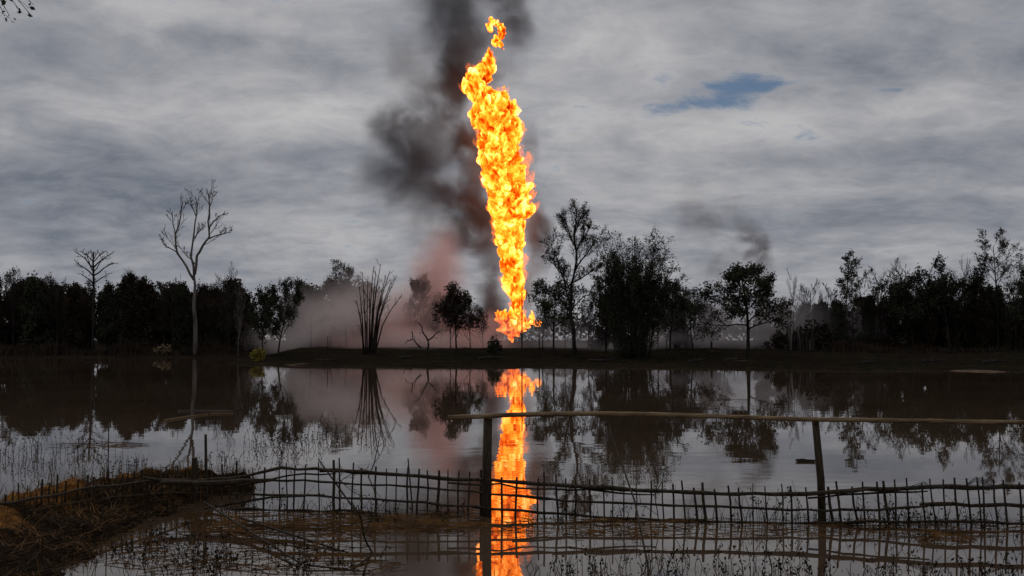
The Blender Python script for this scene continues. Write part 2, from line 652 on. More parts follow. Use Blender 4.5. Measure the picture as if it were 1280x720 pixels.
def girth(z):
    """how strongly the fire billows at a height: less where the column is thin"""
    return float(np.interp(z, [0, 10, 22, 50, 66, 71, 77, 82, 90], [.55, .6, .8, 1, 1, .8, .55, .42, .3]))


lick(me, 2.6, 0.16, 2.2, 0.38, 1.5, 0.9, girth)
skin_src = me.copy()
H = 90.0
set_heat(me, lambda x, y, z: 0.30 + 0.49 * sstep(6, 26, z) - 0.16 * sstep(62, 84, z) + 0.05 * sstep(30, 50, z) * (1 - sstep(60, 70, z)))
me.materials.append(M_FLAME)
link('flame_column', me, flame)
# thin burning veil around the column: glowing gas, no surface
n_ = len(skin_src.vertices)
co_, no_ = np.zeros(n_ * 3), np.zeros(n_ * 3)
skin_src.vertices.foreach_get('co', co_)
skin_src.vertices.foreach_get('normal', no_)
c3_, n3_ = co_.reshape(-1, 3), no_.reshape(-1, 3)
of_ = np.array([mn.fractal((x * .30, y_ * .30, z * .20), .9, 2.0, 4) for x, y_, z in c3_])
of_ = np.clip(of_ * 3.6 + 0.05, -0.2, 2.6) * np.array([girth(z) for z in c3_[:, 2]])
c3_ += n3_ * of_[:, None]
c3_[:, 2] += np.clip(of_, 0, None) * 0.9
skin_src.vertices.foreach_set('co', c3_.ravel())
skin_src.update()
mv_ = bpy.data.materials.new('burning_veil')
mv_.use_nodes = True
g = NT(mv_.node_tree)
tc_ = g.n('ShaderNodeTexCoord').outputs['Object']
f_ = g.noise(g.v('MULTIPLY', tc_, (1, 1, 0.6)), 0.8, 5, 0.65, 1.0)
e = g.n('ShaderNodeVolumePrincipled')
fd_ = g.rng(f_, 0.44, 0.64, 0.0, 1.0)
g.put(e.inputs['Color'], (0.02, 0.01, 0.005))
g.put(e.inputs['Density'], g.m('MULTIPLY', fd_, 0.75))
g.put(e.inputs['Emission Color'], (1.0, 0.19, 0.006))
g.put(e.inputs['Emission Strength'], g.m('MULTIPLY', fd_, 2.0))
o = g.n('ShaderNodeOutputMaterial')
g.t.links.new(e.outputs[0], o.inputs['Volume'])
skin_src.materials.append(mv_)
link('flame_veil', skin_src, flame)
# flared foot: two low tongues, redder than the column
foot = []
for pxx, pyy, r in [(640, 419, 1.3), (637, 414, 1.7), (633, 408, 1.9), (629, 403, 1.6), (625, 398, 1.1), (622, 394, .6),
                    (645, 414, 1.8), (650, 409, 1.7), (656, 406, 1.3), (661, 404, 1.2), (666, 403, .9), (671, 405, .5), (657, 411, .8),
                    (642, 406, 2.0), (647, 400, 1.6), (640, 399, 1.3)]:
    c = P(pxx, pyy, FB) - fbase
    foot.append(((c.x, c.y - 1.0, c.z), r))
me = blob_union('flame_foot', foot, 0.32)
lick(me, 1.4, 0.35, 1.9, 0.8, 1.4, 1.7)
set_heat(me, lambda x, y, z: 0.0 + 0.34 * np.exp(-((x - 0.8) / 2.2) ** 2))
me.materials.append(M_FLAME)
fo = link('flame_foot', me, flame)
fo['label'] = 'redder flared foot of the flame'
# the curl torn off the tip
curl = []
for pxx, pyy, r in [(613, 38, .7), (612, 33, .8), (616, 29, .9), (621, 29, .9), (625, 34, 1.0), (627, 40, 1.1), (627, 46, 1.1),
                    (623, 50, 1.0), (620, 55, .9), (626, 56, .9), (629, 61, .5), (617, 52, .5)]:
    c = P(pxx, pyy, FB) - fbase
    curl.append(((c.x, c.y, c.z), r))
me = blob_union('flame_curl', curl, 0.26)
lick(me, 0.9, 0.5, 0.9, 1.0, 0.6, 1.9)
set_heat(me, lambda x, y, z: 0.12 + 0 * x)
me.materials.append(M_FLAME)
link('flame_curl', me, flame)['label'] = 'small curl of fire torn off above the tip'


# ------------------------------------------------------------------ smoke and mist (volumes)
def mat_smoke(name, blobs, color, scale, lo, hi, aniso=0.0, warp=3.0, wscale=0.08, absorb=None, detail=5, stretch=(1, 1, 1)):
    m = bpy.data.materials.new(name)
    m.use_nodes = True
    g = NT(m.node_tree)
    tc = g.n('ShaderNodeTexCoord').outputs['Object']
    wn = g.v('SUBTRACT', g.noise(tc, wscale, 3, 0.6, color=True), (0.5, 0.5, 0.5))
    pos = g.v('ADD', tc, g.v('SCALE', wn, scale=warp * 2))
    tot = None
    for c, r, d in blobs:
        q = g.v('MULTIPLY', g.v('SUBTRACT', pos, tuple(c)), (1 / r[0], 1 / r[1], 1 / r[2]))
        k = g.rng(g.v('LENGTH', q), 1.0, 0.15, 0.0, d)
        tot = k if tot is None else g.m('ADD', tot, k)
    n = g.noise(g.v('MULTIPLY', pos, stretch), scale, detail, 0.62, 0.4)
    dens = g.m('MULTIPLY', tot, g.rng(n, lo, hi))
    vol = g.n('ShaderNodeVolumePrincipled')
    g.put(vol.inputs['Color'], color)
    g.put(vol.inputs['Density'], dens)
    vol.inputs['Anisotropy'].default_value = aniso
    if absorb:
        g.put(vol.inputs['Absorption Color'], absorb)
    o = g.n('ShaderNodeOutputMaterial')
    g.t.links.new(vol.outputs[0], o.inputs['Volume'])
    return m


CAM0 = Vector((0, 0, CAMH))


def puff(name, label, pxb, color, scale, lo, hi, voxel, origin, grow=1.0, **kw):
    """a body of smoke: px blobs (px, py, depth, rx px, rz px, ry metres, density)"""
    blobs = []
    k0 = far(pxb[0][2]) / pxb[0][2]
    for px, py, D, rx, rz, ry, d in pxb:
        c = P(px, py, far(D)) - origin
        k = far(D) / FPX
        blobs.append(((c.x, c.y, c.z), (rx * k * grow, ry * k0, rz * k * grow), d / k0))
    kw['warp'] = kw.get('warp', 3.0) * k0
    kw['wscale'] = kw.get('wscale', 0.08) / k0
    me = blob_union(name, [(c, (r[0] * 1.12, r[1] * 1.12, r[2] * 1.12)) for c, r, d in blobs], voxel * k0)
    me.materials.append(mat_smoke(name, blobs, color, scale / k0, lo, hi, **kw))
    o = link(name, me, loc=origin)
    return tag(o, label, 'smoke', kind='stuff')


SD = 322.0
puff('smoke', 'black smoke plume trailing up and left behind the flame',
     [(616, 395, SD, 34, 45, 12, .42), (610, 345, SD, 28, 55, 9, .24),
      (670, 285, 306, 24, 75, 8, .34), (664, 350, 306, 20, 50, 7, .30),
      (598, 280, SD, 54, 50, 12, .34), (566, 255, SD, 60, 46, 13, .17), (540, 285, SD, 50, 34, 10, .06),
      (515, 235, SD, 70, 58, 14, .09), (496, 200, SD, 60, 72, 14, .08),
      (492, 155, SD, 46, 34, 10, .16), (535, 185, SD, 70, 74, 14, .115),
      (588, 195, SD, 34, 75, 10, .30), (566, 100, SD, 30, 66, 10, .36), (545, 125, SD, 50, 60, 12, .14),
      (580, 45, SD, 64, 56, 13, .20), (640, 28, SD, 40, 50, 12, .24), (560, 0, SD, 74, 50, 14, .17), (625, -30, SD, 74, 50, 14, .2),
      (605, 90, SD, 54, 46, 12, .14), (655, 195, SD, 24, 66, 8, .10), (510, 70, SD, 50, 60, 12, .05), (470, 215, SD, 40, 50, 10, .05)],
     (0.165, 0.17, 0.18), 0.07, 0.34, 0.60, 3.0, P(600, 430, far(SD)), warp=8.0, wscale=0.05, detail=9)
bpy.context.scene.objects['smoke']['label'] = 'black smoke plume trailing up and left behind the flame'

puff('smoke', 'thin dark smoke wisp rising above the round leafy tree',
     [(942, 314, 200, 26, 32, 4, .75), (930, 292, 200, 32, 30, 5, .30), (885, 268, 200, 60, 50, 6, .12), (900, 330, 200, 40, 46, 6, .10), (955, 340, 200, 24, 30, 5, .3)],
     (0.30, 0.28, 0.28), 0.13, 0.40, 0.68, 1.4, P(930, 430, far(200)), warp=5.0, wscale=0.07)

puff('mist', 'smoke tinted rose to stand for firelight, billowing from the ground left of the flame',
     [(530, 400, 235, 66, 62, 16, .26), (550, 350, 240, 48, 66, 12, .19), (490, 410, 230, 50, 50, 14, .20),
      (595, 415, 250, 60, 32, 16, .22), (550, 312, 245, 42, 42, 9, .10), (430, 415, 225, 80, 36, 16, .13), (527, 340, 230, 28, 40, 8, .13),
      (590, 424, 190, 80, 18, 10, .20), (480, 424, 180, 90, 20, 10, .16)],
     (0.96, 0.70, 0.65), 0.07, 0.26, 0.62, 2.5, P(530, 430, far(235)), warp=4.0, wscale=0.05)  # pink in this colour stands in for firelight scattered through the smoke

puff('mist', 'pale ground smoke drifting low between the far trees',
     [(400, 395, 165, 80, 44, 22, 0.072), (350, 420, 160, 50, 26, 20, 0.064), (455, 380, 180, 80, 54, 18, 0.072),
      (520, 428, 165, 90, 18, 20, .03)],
     (0.93, 0.83, 0.81), 0.07, 0.28, 0.62, 2.5, P(500, 430, far(168)), warp=3.5, wscale=0.06)  # slight pink put into the pale colour for the flame's light

puff('mist', 'grey smoke hanging among the trees right of the flame',
     [(700, 415, 170, 110, 30, 22, .035), (860, 402, 168, 120, 46, 24, .055), (960, 400, 165, 90, 46, 22, .05),
      (1065, 412, 156, 66, 34, 14, .05), (880, 428, 150, 150, 14, 14, .08), (760, 428, 160, 150, 14, 24, .06)],
     (0.62, 0.60, 0.61), 0.07, 0.24, 0.65, 2.5, P(880, 430, far(168)), warp=4.5, wscale=0.06)


# ------------------------------------------------------------------ trees
def rand_perp(d, rng):
    a = Vector((rng.gauss(0, 1), rng.gauss(0, 1), rng.gauss(0, 1)))
    p = a - d * a.dot(d)
    return p.normalized() if p.length > 1e-4 else Vector((1, 0, 0))


class Tree:
    def __init__(s, seed, leaf=0.3, leaves=0, spread=0.6, up=0.15, wob=0.22, minr=0.022, droop=0.0):
        s.r = random.Random(seed)
        s.ga0 = (seed * 1.7) % 6.28
        s.nr = np.random.RandomState(seed)
        s.wood, s.twig, s.pts = MB(), MB(), []
        s.leaf, s.leaves, s.spread, s.up, s.wob, s.minr, s.droop = leaf, leaves, spread, up, wob, minr, droop

    def limb(s, pts, r0, r1, lvl):
        n = len(pts)
        rad = np.linspace(r0, max(r1, s.minr * 0.6), n)
        (s.wood if lvl <= 1 else s.twig).tube(pts, rad, (7, 5, 4, 3, 3, 3)[min(lvl, 5)], cap=(lvl < 2))

    def walk(s, p, d, L, n, lvl):
        pts = [p.copy()]
        d = d.normalized()
        for i in range(n):
            d = (d + rand_perp(d, s.r) * s.wob * s.r.uniform(0.4, 1.3) + Vector((0, 0, s.up - s.droop * (i / n) * (lvl > 1)))
                 * (0.5 if lvl else 0.2)).normalized()
            p = p + d * (L / n)
            pts.append(p.copy())
        return pts

    def grow(s, pts, r0, lvl, spec, off=0):
        """children along a limb; spec = list of (count, length ratio, angle deg, start fraction) by level"""
        if lvl - off >= len(spec):
            if s.leaves:
                a = np.array([tuple(p) for p in pts])
                k = s.leaves
                t = s.nr.uniform(0.15, 1.0, k) * (len(a) - 1)
                i = np.minimum(t.astype(int), len(a) - 2)
                c = a[i] + (a[i + 1] - a[i]) * (t - i)[:, None]
                s.pts.append(c + s.nr.normal(scale=s.spread, size=(k, 3)))
            return
        cnt, ratio, ang, t0 = spec[lvl - off]
        L = sum((pts[i + 1] - pts[i]).length for i in range(len(pts) - 1))
        for k in range(cnt):
            t = t0 + (1 - t0) * ((k + s.r.uniform(0.1, 0.9)) / cnt)
            f = t * (len(pts) - 1)
            i = min(int(f), len(pts) - 2)
            p = pts[i].lerp(pts[i + 1], f - i)
            d = (pts[i + 1] - pts[i]).normalized()
            a = math.radians(ang * s.r.uniform(0.65, 1.3))
            if lvl == 0 and not off:
                ga = 2.4 * k + s.ga0 + s.r.uniform(-.35, .35)
                pv = Vector((math.cos(ga), math.sin(ga), 0))
                pv = (pv - d * pv.dot(d)).normalized()
            else:
                pv = rand_perp(d, s.r)
            nd = d * math.cos(a) + pv * math.sin(a)
            nl = L * ratio * (1.15 - 0.55 * (t - t0) / (1 - t0 + 1e-6)) * s.r.uniform(0.7, 1.25)
            rr = max(r0 * (1 - 0.75 * t) * 0.6, s.minr)
            seg = 5 if lvl < 1 else (4 if lvl < 2 else 3)
            q = s.walk(p, nd, nl, seg, lvl + 1)
            s.limb(q, rr, rr * 0.3, lvl + 1)
            s.grow(q, rr, lvl + 1, spec, off)

    def trunk(s, H, r0, lean=(0, 0), n=8, spec=(), r1=0.25, base=Vector((0, 0, -0.4))):
        s.wob0, s.wob = s.wob, s.wob * 0.35
        pts = s.walk(base, Vector((lean[0], lean[1], 1)), H, n, 0)
        s.wob = s.wob0
        s.limb(pts, r0, r0 * r1, 0)
        s.grow(pts, r0, 0, spec)

    def meshes(s, barkm, leafm):
        tw = s.wood.mesh('trunk', barkm, smooth=True)
        nt = len(s.twig.f)
        if s.pts:
            s.twig.cards(np.concatenate(s.pts), s.leaf, s.nr)
        cr = s.twig.mesh('crown', [barkm, leafm])
        mi = np.ones(len(cr.polygons), dtype=np.int32)
        mi[:nt] = 0
        cr.polygons.foreach_set('material_index', mi)
        return tw, cr

    def place(s, name, label, loc, barkm, leafm, cat='tree', group=None):
        t = thing(name, label, cat, loc, group)
        tw, cr = s.meshes(barkm, leafm)
        link('trunk', tw, t)
        link('crown', cr, t)
        return t


def gp(px, D):
    D = far(D)
    x = MX(px, D)
    return Vector((x, D, ground_h(x, D)))


def hgt(py_top, D, base):
    return P(640, py_top, far(D)).z - base.z


def drawn_tree(name, label, D, base_px, lines, r0, spec, seed, barkm, leafm, depth=0.35, **kw):
    """a tree whose main limbs follow the photograph: lines = (level, start radius factor, [(px, py)...]) ; limbs also lean in depth"""
    b = gp(base_px, D)
    D = far(D)
    T = Tree(seed, **kw)
    rng = random.Random(seed * 3 + 1)
    origin = b
    for li, (lvl, rf, pl, dy0, dy1) in enumerate(lines):
        pts = []
        n = len(pl)
        for i, (px, py) in enumerate(pl):
            t = i / (n - 1)
            dy = dy0 + (dy1 - dy0) * t
            p = P(px, py, D + dy) - origin
            pts.append(p)
        if lvl == 0:
            pts[0] = Vector((pts[0].x, pts[0].y, -0.4))
        # smooth: insert midpoints with slight wobble
        q = [pts[0]]
        for a, c in zip(pts[:-1], pts[1:]):
            m = (a + c) / 2 + rand_perp((c - a).normalized(), rng) * (c - a).length * 0.05
            q += [m, c]
        ro = r0 * rf
        T.limb(q, ro, ro * (0.35 if lvl else 0.45), lvl)
        if lvl:
            T.grow(q, ro * 0.6, 1, list(spec), 1)
    return T.place(name, label, b, barkm, leafm)


# --- the tall bare tree on the left (drawn limb by limb)
def z3(ox, oy, *pl):
    return [(ox + x / 3.0, oy + y / 3.0) for x, y in pl]


D = 186.0
L = lambda *a: z3(0, 220, *a)
drawn_tree('bare_tree', 'tallest bare tree on the left bank with pale trunk and forked crown', D, 243, [
    (0, 1.0, L((730, 665), (732, 540), (730, 440), (728, 380)), 0, 0),
    (1, .55, L((728, 390), (700, 340), (665, 290), (657, 220), (678, 150), (686, 95)), 0, -2),
    (1, .28, L((664, 286), (640, 272), (615, 258), (603, 225)), -1, -2),
    (1, .5, L((728, 380), (716, 300), (728, 210), (738, 140), (733, 75)), 0, 2),
    (1, .6, L((730, 370), (738, 300), (760, 262), (785, 230), (780, 170), (786, 110), (775, 48)), 0, -1),
    (1, .32, L((785, 235), (815, 222), (840, 216), (866, 212)), 0, 1.5),
    (1, .28, L((783, 195), (800, 172), (822, 150), (842, 140)), -0.5, -2),
    (1, .28, L((730, 235), (750, 205), (772, 178)), 1, 2.5),
    (1, .25, L((657, 225), (648, 180), (640, 130)), -1, 0.5),
    (1, .22, L((786, 115), (798, 80), (800, 60)), -1, 0.5),
    (1, .25, L((735, 150), (715, 110), (712, 85)), 2, 3),
    (1, .3, L((730, 330), (700, 300), (672, 262)), 0, 3),
], 0.32, ((6, .27, 34, .3), (4, .45, 36, .25), (2, .5, 35, .3)), 4, M_PALE, M_LEAF, up=0.25, minr=0.03)

# --- tall bare tree right of the flame
D = 124.0
L = lambda *a: z3(560, 240, *a)
T717 = [
    (0, 1.0, L((482, 600), (472, 520), (458, 430), (462, 350), (476, 290)), 0, 0),
    (1, .6, L((476, 295), (483, 230), (474, 160), (480, 100), (482, 60)), 0, 0),
    (1, .45, L((458, 420), (436, 330), (410, 250), (385, 190)), 0, -2),
    (1, .45, L((475, 300), (505, 250), (540, 200), (575, 165)), 0, 2),
    (1, .35, L((482, 220), (510, 170), (540, 125)), 0, -2),
    (1, .35, L((476, 200), (450, 140), (430, 85)), 0, 2),
    (1, .4, L((468, 340), (520, 310), (570, 275)), 0, -2),
    (1, .4, L((460, 450), (410, 390), (350, 350)), 0, 2),
    (1, .35, L((462, 380), (420, 300), (365, 240)), 0, 1.5),
    (1, .35, L((462, 440), (510, 390), (560, 370)), 0, 2),
    (1, .3, L((474, 160), (500, 110), (515, 80)), 0, 1),
]
drawn_tree('bare_tree', 'tall fine-twigged tree standing just to the right of the flame', D, 720, T717, 0.24,
           ((12, .34, 46, .12), (8, .44, 42, .15), (6, .45, 40, .15)), 8, M_CHAR, M_SCORCH, up=0.22, minr=0.016, leaves=1, leaf=0.10, spread=0.12)

# --- burnt multi-stem clump of bare poles (bamboo) at the left of the rose smoke
D = 120.0
b = gp(463, D)
D = far(D)
T = Tree(21, up=0.1, minr=0.02)
rr = random.Random(3)
for tx, ty, bx in [(448, 352, 455), (452, 340, 457), (458, 345, 459), (464, 333, 461), (470, 338, 463), (475, 330, 464), (481, 345, 466), (486, 338, 467),
                   (492, 352, 468), (444, 375, 455), (500, 368, 468), (462, 365, 462), (456, 380, 459), (476, 372, 465), (497, 345, 467), (451, 410, 456)]:
    dy = rr.uniform(-1.5, 1.5)
    p1 = P(tx + rr.uniform(-3, 3), ty, D + dy) - b
    p0 = P(bx, 445, D) - b
    p0.z = -0.3
    mid = p0.lerp(p1, 0.5) + Vector((-(p1.x - p0.x) * 0.22, 0, 0))
    q = [p0, p0.lerp(mid, .5), mid, mid.lerp(p1, .5) + Vector((-(p1.x - p0.x) * 0.05, 0, 0)), p1]
    T.limb(q, rr.uniform(.07, .13), .03, 1)
    T.grow(q, .06, 1, ((0, 0, 0, 0), (6, .12, 35, .45), (2, .4, 35, .3)))
T.place('bamboo_clump', 'clump of bare burnt bamboo stems standing in front of the rose smoke', b, M_CHAR, M_SCORCH, 'bamboo')

# --- dead Y-shaped snag
D = 119.0
L = lambda *a: z3(280, 260, *a)
drawn_tree('dead_snag', 'small leafless forked snag in front of the rose smoke', D, 536, [
    (0, 1.0, L((765, 535), (767, 512), (764, 495)), 0, 0),
    (1, .7, L((764, 495), (748, 470), (742, 445), (725, 425)), 0, .5),
    (1, .7, L((764, 497), (785, 482), (808, 462)), 0, -.5),
    (1, .7, L((740, 525), (722, 508), (708, 490), (705, 460)), .3, .5),
    (1, .5, L((708, 492), (690, 498), (680, 505)), .5, .7)], 0.14,
    ((3, .3, 45, .3), (2, .4, 40, .3)), 31, M_CHAR, M_SCORCH, up=0.1)


def std_tree(name, label, px, D, top, seed, kind, group=None, cat='tree', flat=1.0, barkm=None, leafm=None, **ov):
    b = gp(px, D)
    Hh = hgt(top, D, b)
    k = dict(KINDS[kind])
    k.update(ov)
    T = Tree(seed, leaf=k['leaf'] , leaves=k['leaves'], spread=k['spread'], up=k['up'], wob=k['wob'], minr=k['minr'], droop=k.get('droop', 0))
    T.trunk(Hh * k['th'], k['r'] * Hh, k.get('lean', (0, 0)), spec=k['spec'], base=Vector((0, 0, -0.4)))
    # rescale so that the highest twig reaches the photographed height
    zmax = max((v[:, 2].max() for v in T.twig.v), default=Hh)
    if T.pts:
        zmax = max(zmax, max(c[:, 2].max() for c in T.pts))
    f = Hh / max(zmax, 1e-3)
    for mb in (T.wood, T.twig):
        mb.v = [v * np.array((f * flat, f * flat, f)) for v in mb.v]
    T.pts = [c * np.array((f * flat, f * flat, f)) for c in T.pts]
    return T.place(name, label, b, barkm or M_CHAR, leafm or M_LEAF, cat, group)


KINDS = {
    # spec rows: count, length ratio, angle, start fraction
    'leafy': dict(th=.8, r=.016, leaf=.15, leaves=11, spread=.22, up=.12, wob=.28, minr=.016, spec=((11, .48, 52, .28), (8, .48, 45, .2), (6, .5, 45, .2))),
    'bare': dict(th=.8, r=.014, leaf=.12, leaves=0, spread=.2, up=.25, wob=.22, minr=.016, spec=((11, .42, 40, .25), (8, .42, 38, .2), (6, .42, 38, .2))),
    'sparse': dict(th=.8, r=.014, leaf=.12, leaves=4, spread=.16, up=.2, wob=.24, minr=.015, spec=((12, .44, 45, .22), (9, .44, 42, .2), (6, .45, 40, .2))),
    'dense': dict(th=.85, r=.012, leaf=.22, leaves=26, spread=.38, up=.05, wob=.3, minr=.018, spec=((20, .26, 62, .06), (6, .5, 50, .2), (4, .55, 45, .2))),
    'umbrella': dict(th=.95, r=.012, leaf=.10, leaves=2, spread=.12, up=.03, wob=.12, minr=.018, spec=((14, .30, 58, .55), (8, .38, 35, .25), (6, .36, 35, .3))),
    'round': dict(th=.8, r=.020, leaf=.15, leaves=17, spread=.20, up=.06, wob=.3, minr=.018, spec=((14, .46, 66, .36), (9, .46, 50, .25), (5, .42, 45, .3))),
    'bamboo': dict(th=.95, r=.008, leaf=.18, leaves=14, spread=.28, up=.25, wob=.2, minr=.018, spec=((16, .36, 28, .04), (8, .36, 35, .2), (5, .4, 35, .2))),
    'pole': dict(th=.97, r=.010, leaf=.14, leaves=4, spread=.15, up=.1, wob=.12, minr=.018, spec=((22, .13, 60, .25), (5, .4, 45, .2), (4, .4, 40, .2))),
}

# big bamboo clump
D = 118.0
b = gp(793, D)
T = Tree(77, leaf=.11, leaves=7, spread=.18, up=.12, wob=.14, minr=.014, droop=.35)
rr = random.Random(5)
for i in range(78):
    an = rr.uniform(0, 2 * math.pi)
    rad = rr.uniform(0, 1) ** .6
    p0 = Vector((math.cos(an) * 1.6 * rad, math.sin(an) * 1.6 * rad, -.4))
    hh = rr.uniform(9.5, 15.2) * (1.0 - .22 * rad * rr.uniform(0.2, 1))
    sp = 3.1 * rad * rr.uniform(.7, 1.2)
    d = Vector((math.cos(an), math.sin(an), 0))
    q = []
    for k in range(8):
        t = k / 7
        q.append(p0 + Vector((0, 0, hh * (t - .10 * t ** 3))) + d * sp * t ** 1.9 + Vector((rr.uniform(-.1, .1), rr.uniform(-.1, .1), 0)))
    T.limb(q, rr.uniform(.045, .08), .02, 1)
    T.grow(q, .04, 1, ((0, 0, 0, 0), (13, .11, 42, .30), (4, .5, 35, .2)))
# dead leaf skirt, thick low down
n = 14000
a = NR.uniform(0, 2 * math.pi, n)
zz = NR.uniform(0, 1, n) ** .85 * 8.2
rad = np.sqrt(NR.uniform(0, 1, n)) * (1.9 + 0.8 * np.sin(zz * .45)) * np.where(zz > 5.0, 1 - (zz - 5.0) * .2, 1)
T.pts.append(np.stack([np.cos(a) * rad, np.sin(a) * rad * .9, zz], 1))
T.place('bamboo_clump', 'huge dark bamboo clump with feathery top, black and solid below', b, M_CHAR, M_LEAF, 'bamboo')

# named trees of the middle and the right
std_tree('leafy_tree', 'round-crowned leafy tree alone on the open bank with low fork', 936, 113, 325, 41, 'round', leafm=M_LEAF, flat=1.02)
std_tree('leafy_tree', 'dark tree with leaning trunk left of the yellow bush', 328, 128, 352, 42, 'leafy', lean=(.12, 0), flat=.72)
std_tree('leafy_tree', 'dark twiggy tree on the bank just behind the yellow bush', 348, 124, 344, 43, 'sparse', leaves=6, flat=.85)
std_tree('leafy_tree', 'dark burnt tree standing between the rose smoke and the flame', 571, 126, 351, 44, 'leafy', leaves=8, flat=.95, leafm=M_SCORCH)
std_tree('leafy_tree', 'low green tree at the right foot of the flame', 692, 128, 345, 45, 'leafy', leafm=M_GREEN, flat=.9, leaves=7)
std_tree('leafy_tree', 'green twiggy tree between the tall bare tree and the bamboo', 757, 127, 318, 46, 'sparse', leafm=M_GREEN, flat=.8, leaves=5)
std_tree('leafy_tree', 'drooping dark tree just right of the big bamboo clump', 838, 132, 346, 47, 'leafy', flat=.95)
std_tree('leafy_tree', 'small dark tree seen through smoke beyond the big bamboo', 866, 140, 356, 48, 'sparse', flat=1.0, leaves=5)
L = lambda *a: z3(0, 220, *a)
drawn_tree('fan_tree', 'bare flat-topped tree rising alone above the left wood', 190, 119, [
    (0, 1.0, L((354, 655), (352, 540), (351, 440), (350, 350), (352, 285)), 0, 0),
    (1, .5, L((350, 345), (320, 310), (280, 284)), 0, -.5), (1, .5, L((350, 375), (318, 345), (285, 322)), 0, .8),
    (1, .5, L((350, 345), (385, 312), (422, 290)), 0, .5), (1, .5, L((350, 375), (390, 345), (428, 325)), 0, -.8),
    (1, .4, L((351, 322), (330, 300), (305, 280)), 0, 1), (1, .4, L((351, 322), (370, 300), (396, 281)), 0, -1),
    (1, .4, L((350, 402), (325, 382), (300, 366)), 0, -.5), (1, .4, L((350, 402), (380, 382), (408, 364)), 0, .5),
    (1, .3, L((351, 312), (346, 296), (338, 280)), 0, .5), (1, .3, L((351, 312), (360, 296), (370, 280)), 0, -.5),
    (1, .4, L((350, 360), (335, 325), (325, 285)), 0, 1.5), (1, .4, L((350, 360), (372, 330), (385, 300)), 0, -1.5),
], 0.22, ((4, .30, 30, .35), (3, .4, 30, .3)), 49, M_CHAR, M_LEAF, up=0.12, minr=0.03)
std_tree('bare_tree', 'spindly bare tree at the right edge of the left wood', 288, 186, 335, 50, 'bare', flat=.6)
std_tree('bare_tree', 'thin pale tree beside the narrow post left of the yellow bush', 298, 182, 350, 51, 'bare', flat=.5, barkm=M_PALE)
std_tree('bare_tree', 'bare round-topped tree right behind the tallest left tree', 268, 196, 325, 52, 'bare', flat=.85)
std_tree('leafy_tree', 'hazy tree tallest among those left of the bamboo stems', 434, 205, 323, 53, 'sparse', flat=.9, leaves=6)
std_tree('leafy_tree', 'hazy low tree behind pale smoke right of the twiggy tree', 388, 190, 346, 54, 'leafy', flat=.95)
std_tree('leafy_tree', 'hazy dense tree half hidden in pale smoke', 412, 215, 340, 55, 'leafy', flat=1.0)
std_tree('leafy_tree', 'round-topped tree glowing rose through the smoke', 524, 232, 340, 56, 'round', flat=.62)
std_tree('leafy_tree', 'dim tree in rose smoke right of the round-topped one', 550, 236, 362, 57, 'leafy', flat=1.0)
std_tree('bare_tree', 'slim bare tree right of the round leafy tree', 992, 150, 334, 58, 'bare', flat=.45, th=.95)
std_tree('leafy_tree', 'hazy pale tree behind the slim bare tree', 1012, 230, 348, 59, 'bare', flat=1.1, th=.7)
std_tree('bare_tree', 'leftmost of the pair of bare trees over the right wood', 1056, 135, 311, 60, 'pole', flat=.9, spec=((18, .16, 62, .38), (5, .4, 45, .2), (4, .4, 40, .2)))
std_tree('bare_tree', 'second of the pair of bare trees over the right wood', 1081, 138, 319, 61, 'umbrella', flat=.85)
std_tree('bare_tree', 'wide bare tree top behind the middle of the right wood', 1120, 150, 322, 62, 'bare', flat=1.05, th=.7)
std_tree('leafy_tree', 'big dark leafy tree rising in the right wood', 1186, 128, 315, 63, 'leafy', flat=.88, leaves=10)
std_tree('bare_tree', 'umbrella-topped tree, tallest of the right wood', 1247, 128, 284, 64, 'umbrella', flat=.92, leaves=4, spec=((13, .36, 50, .52), (9, .42, 38, .25), (7, .36, 35, .3)))
std_tree('leafy_tree', 'broad dark tree left of the big leafy tree', 1142, 132, 338, 65, 'leafy', flat=1.15)
std_tree('leafy_tree', 'dark tree between the big leafy tree and the umbrella-topped tree', 1218, 132, 326, 66, 'leafy', flat=.85)
std_tree('bare_tree', 'thin bare tree top near the left edge of the left wood', 18, 192, 331, 75, 'bare', flat=.8)
std_tree('bare_tree', 'small bare tree top just left of the flat-topped tree', 72, 191, 338, 76, 'bare', flat=.8)
std_tree('bare_tree', 'small bare tree top just right of the flat-topped tree', 160, 192, 334, 77, 'bare', flat=.8)
std_tree('bare_tree', 'small bare tree top just left of the tallest bare tree', 216, 191, 342, 78, 'bare', flat=.8)
std_tree('bare_tree', 'airy bare tree just right of the pair of bare trees', 1098, 146, 330, 70, 'bare', flat=.8)
std_tree('bare_tree', 'airy bare tree left of the big leafy tree', 1160, 146, 328, 71, 'bare', flat=.8)
std_tree('bare_tree', 'slim twiggy tree between big leafy and umbrella-topped trees', 1205, 144, 318, 72, 'bare', flat=.6)
std_tree('bare_tree', 'small bare tree at the left end of the right wood', 1034, 150, 352, 73, 'bare', flat=.9)
std_tree('bare_tree', 'spindly bare tree right of the umbrella-topped tree', 1268, 140, 322, 74, 'bare', flat=.7)
std_tree('leafy_tree', 'dark tree at the far right edge of the picture', 1283, 120, 330, 67, 'sparse', flat=.8, leaves=6)

# masses of dark trees: four meshes, many individuals
protos = []
for i, (kd, lm, fl) in enumerate([('dense', M_SCORCH, .75), ('dense', M_LEAF, .7), ('bamboo', M_SCORCH, .7), ('dense', M_LEAF, .9), ('sparse', M_SCORCH, .8), ('pole', M_SCORCH, 1.4)]):
    t = std_tree('burnt_tree', 'x', 640, 190, 345, 300 + i, kd, leafm=lm, flat=fl)
    protos.append(t)
PH = hgt(345, 190, gp(640, 190))
used = [False] * len(protos)


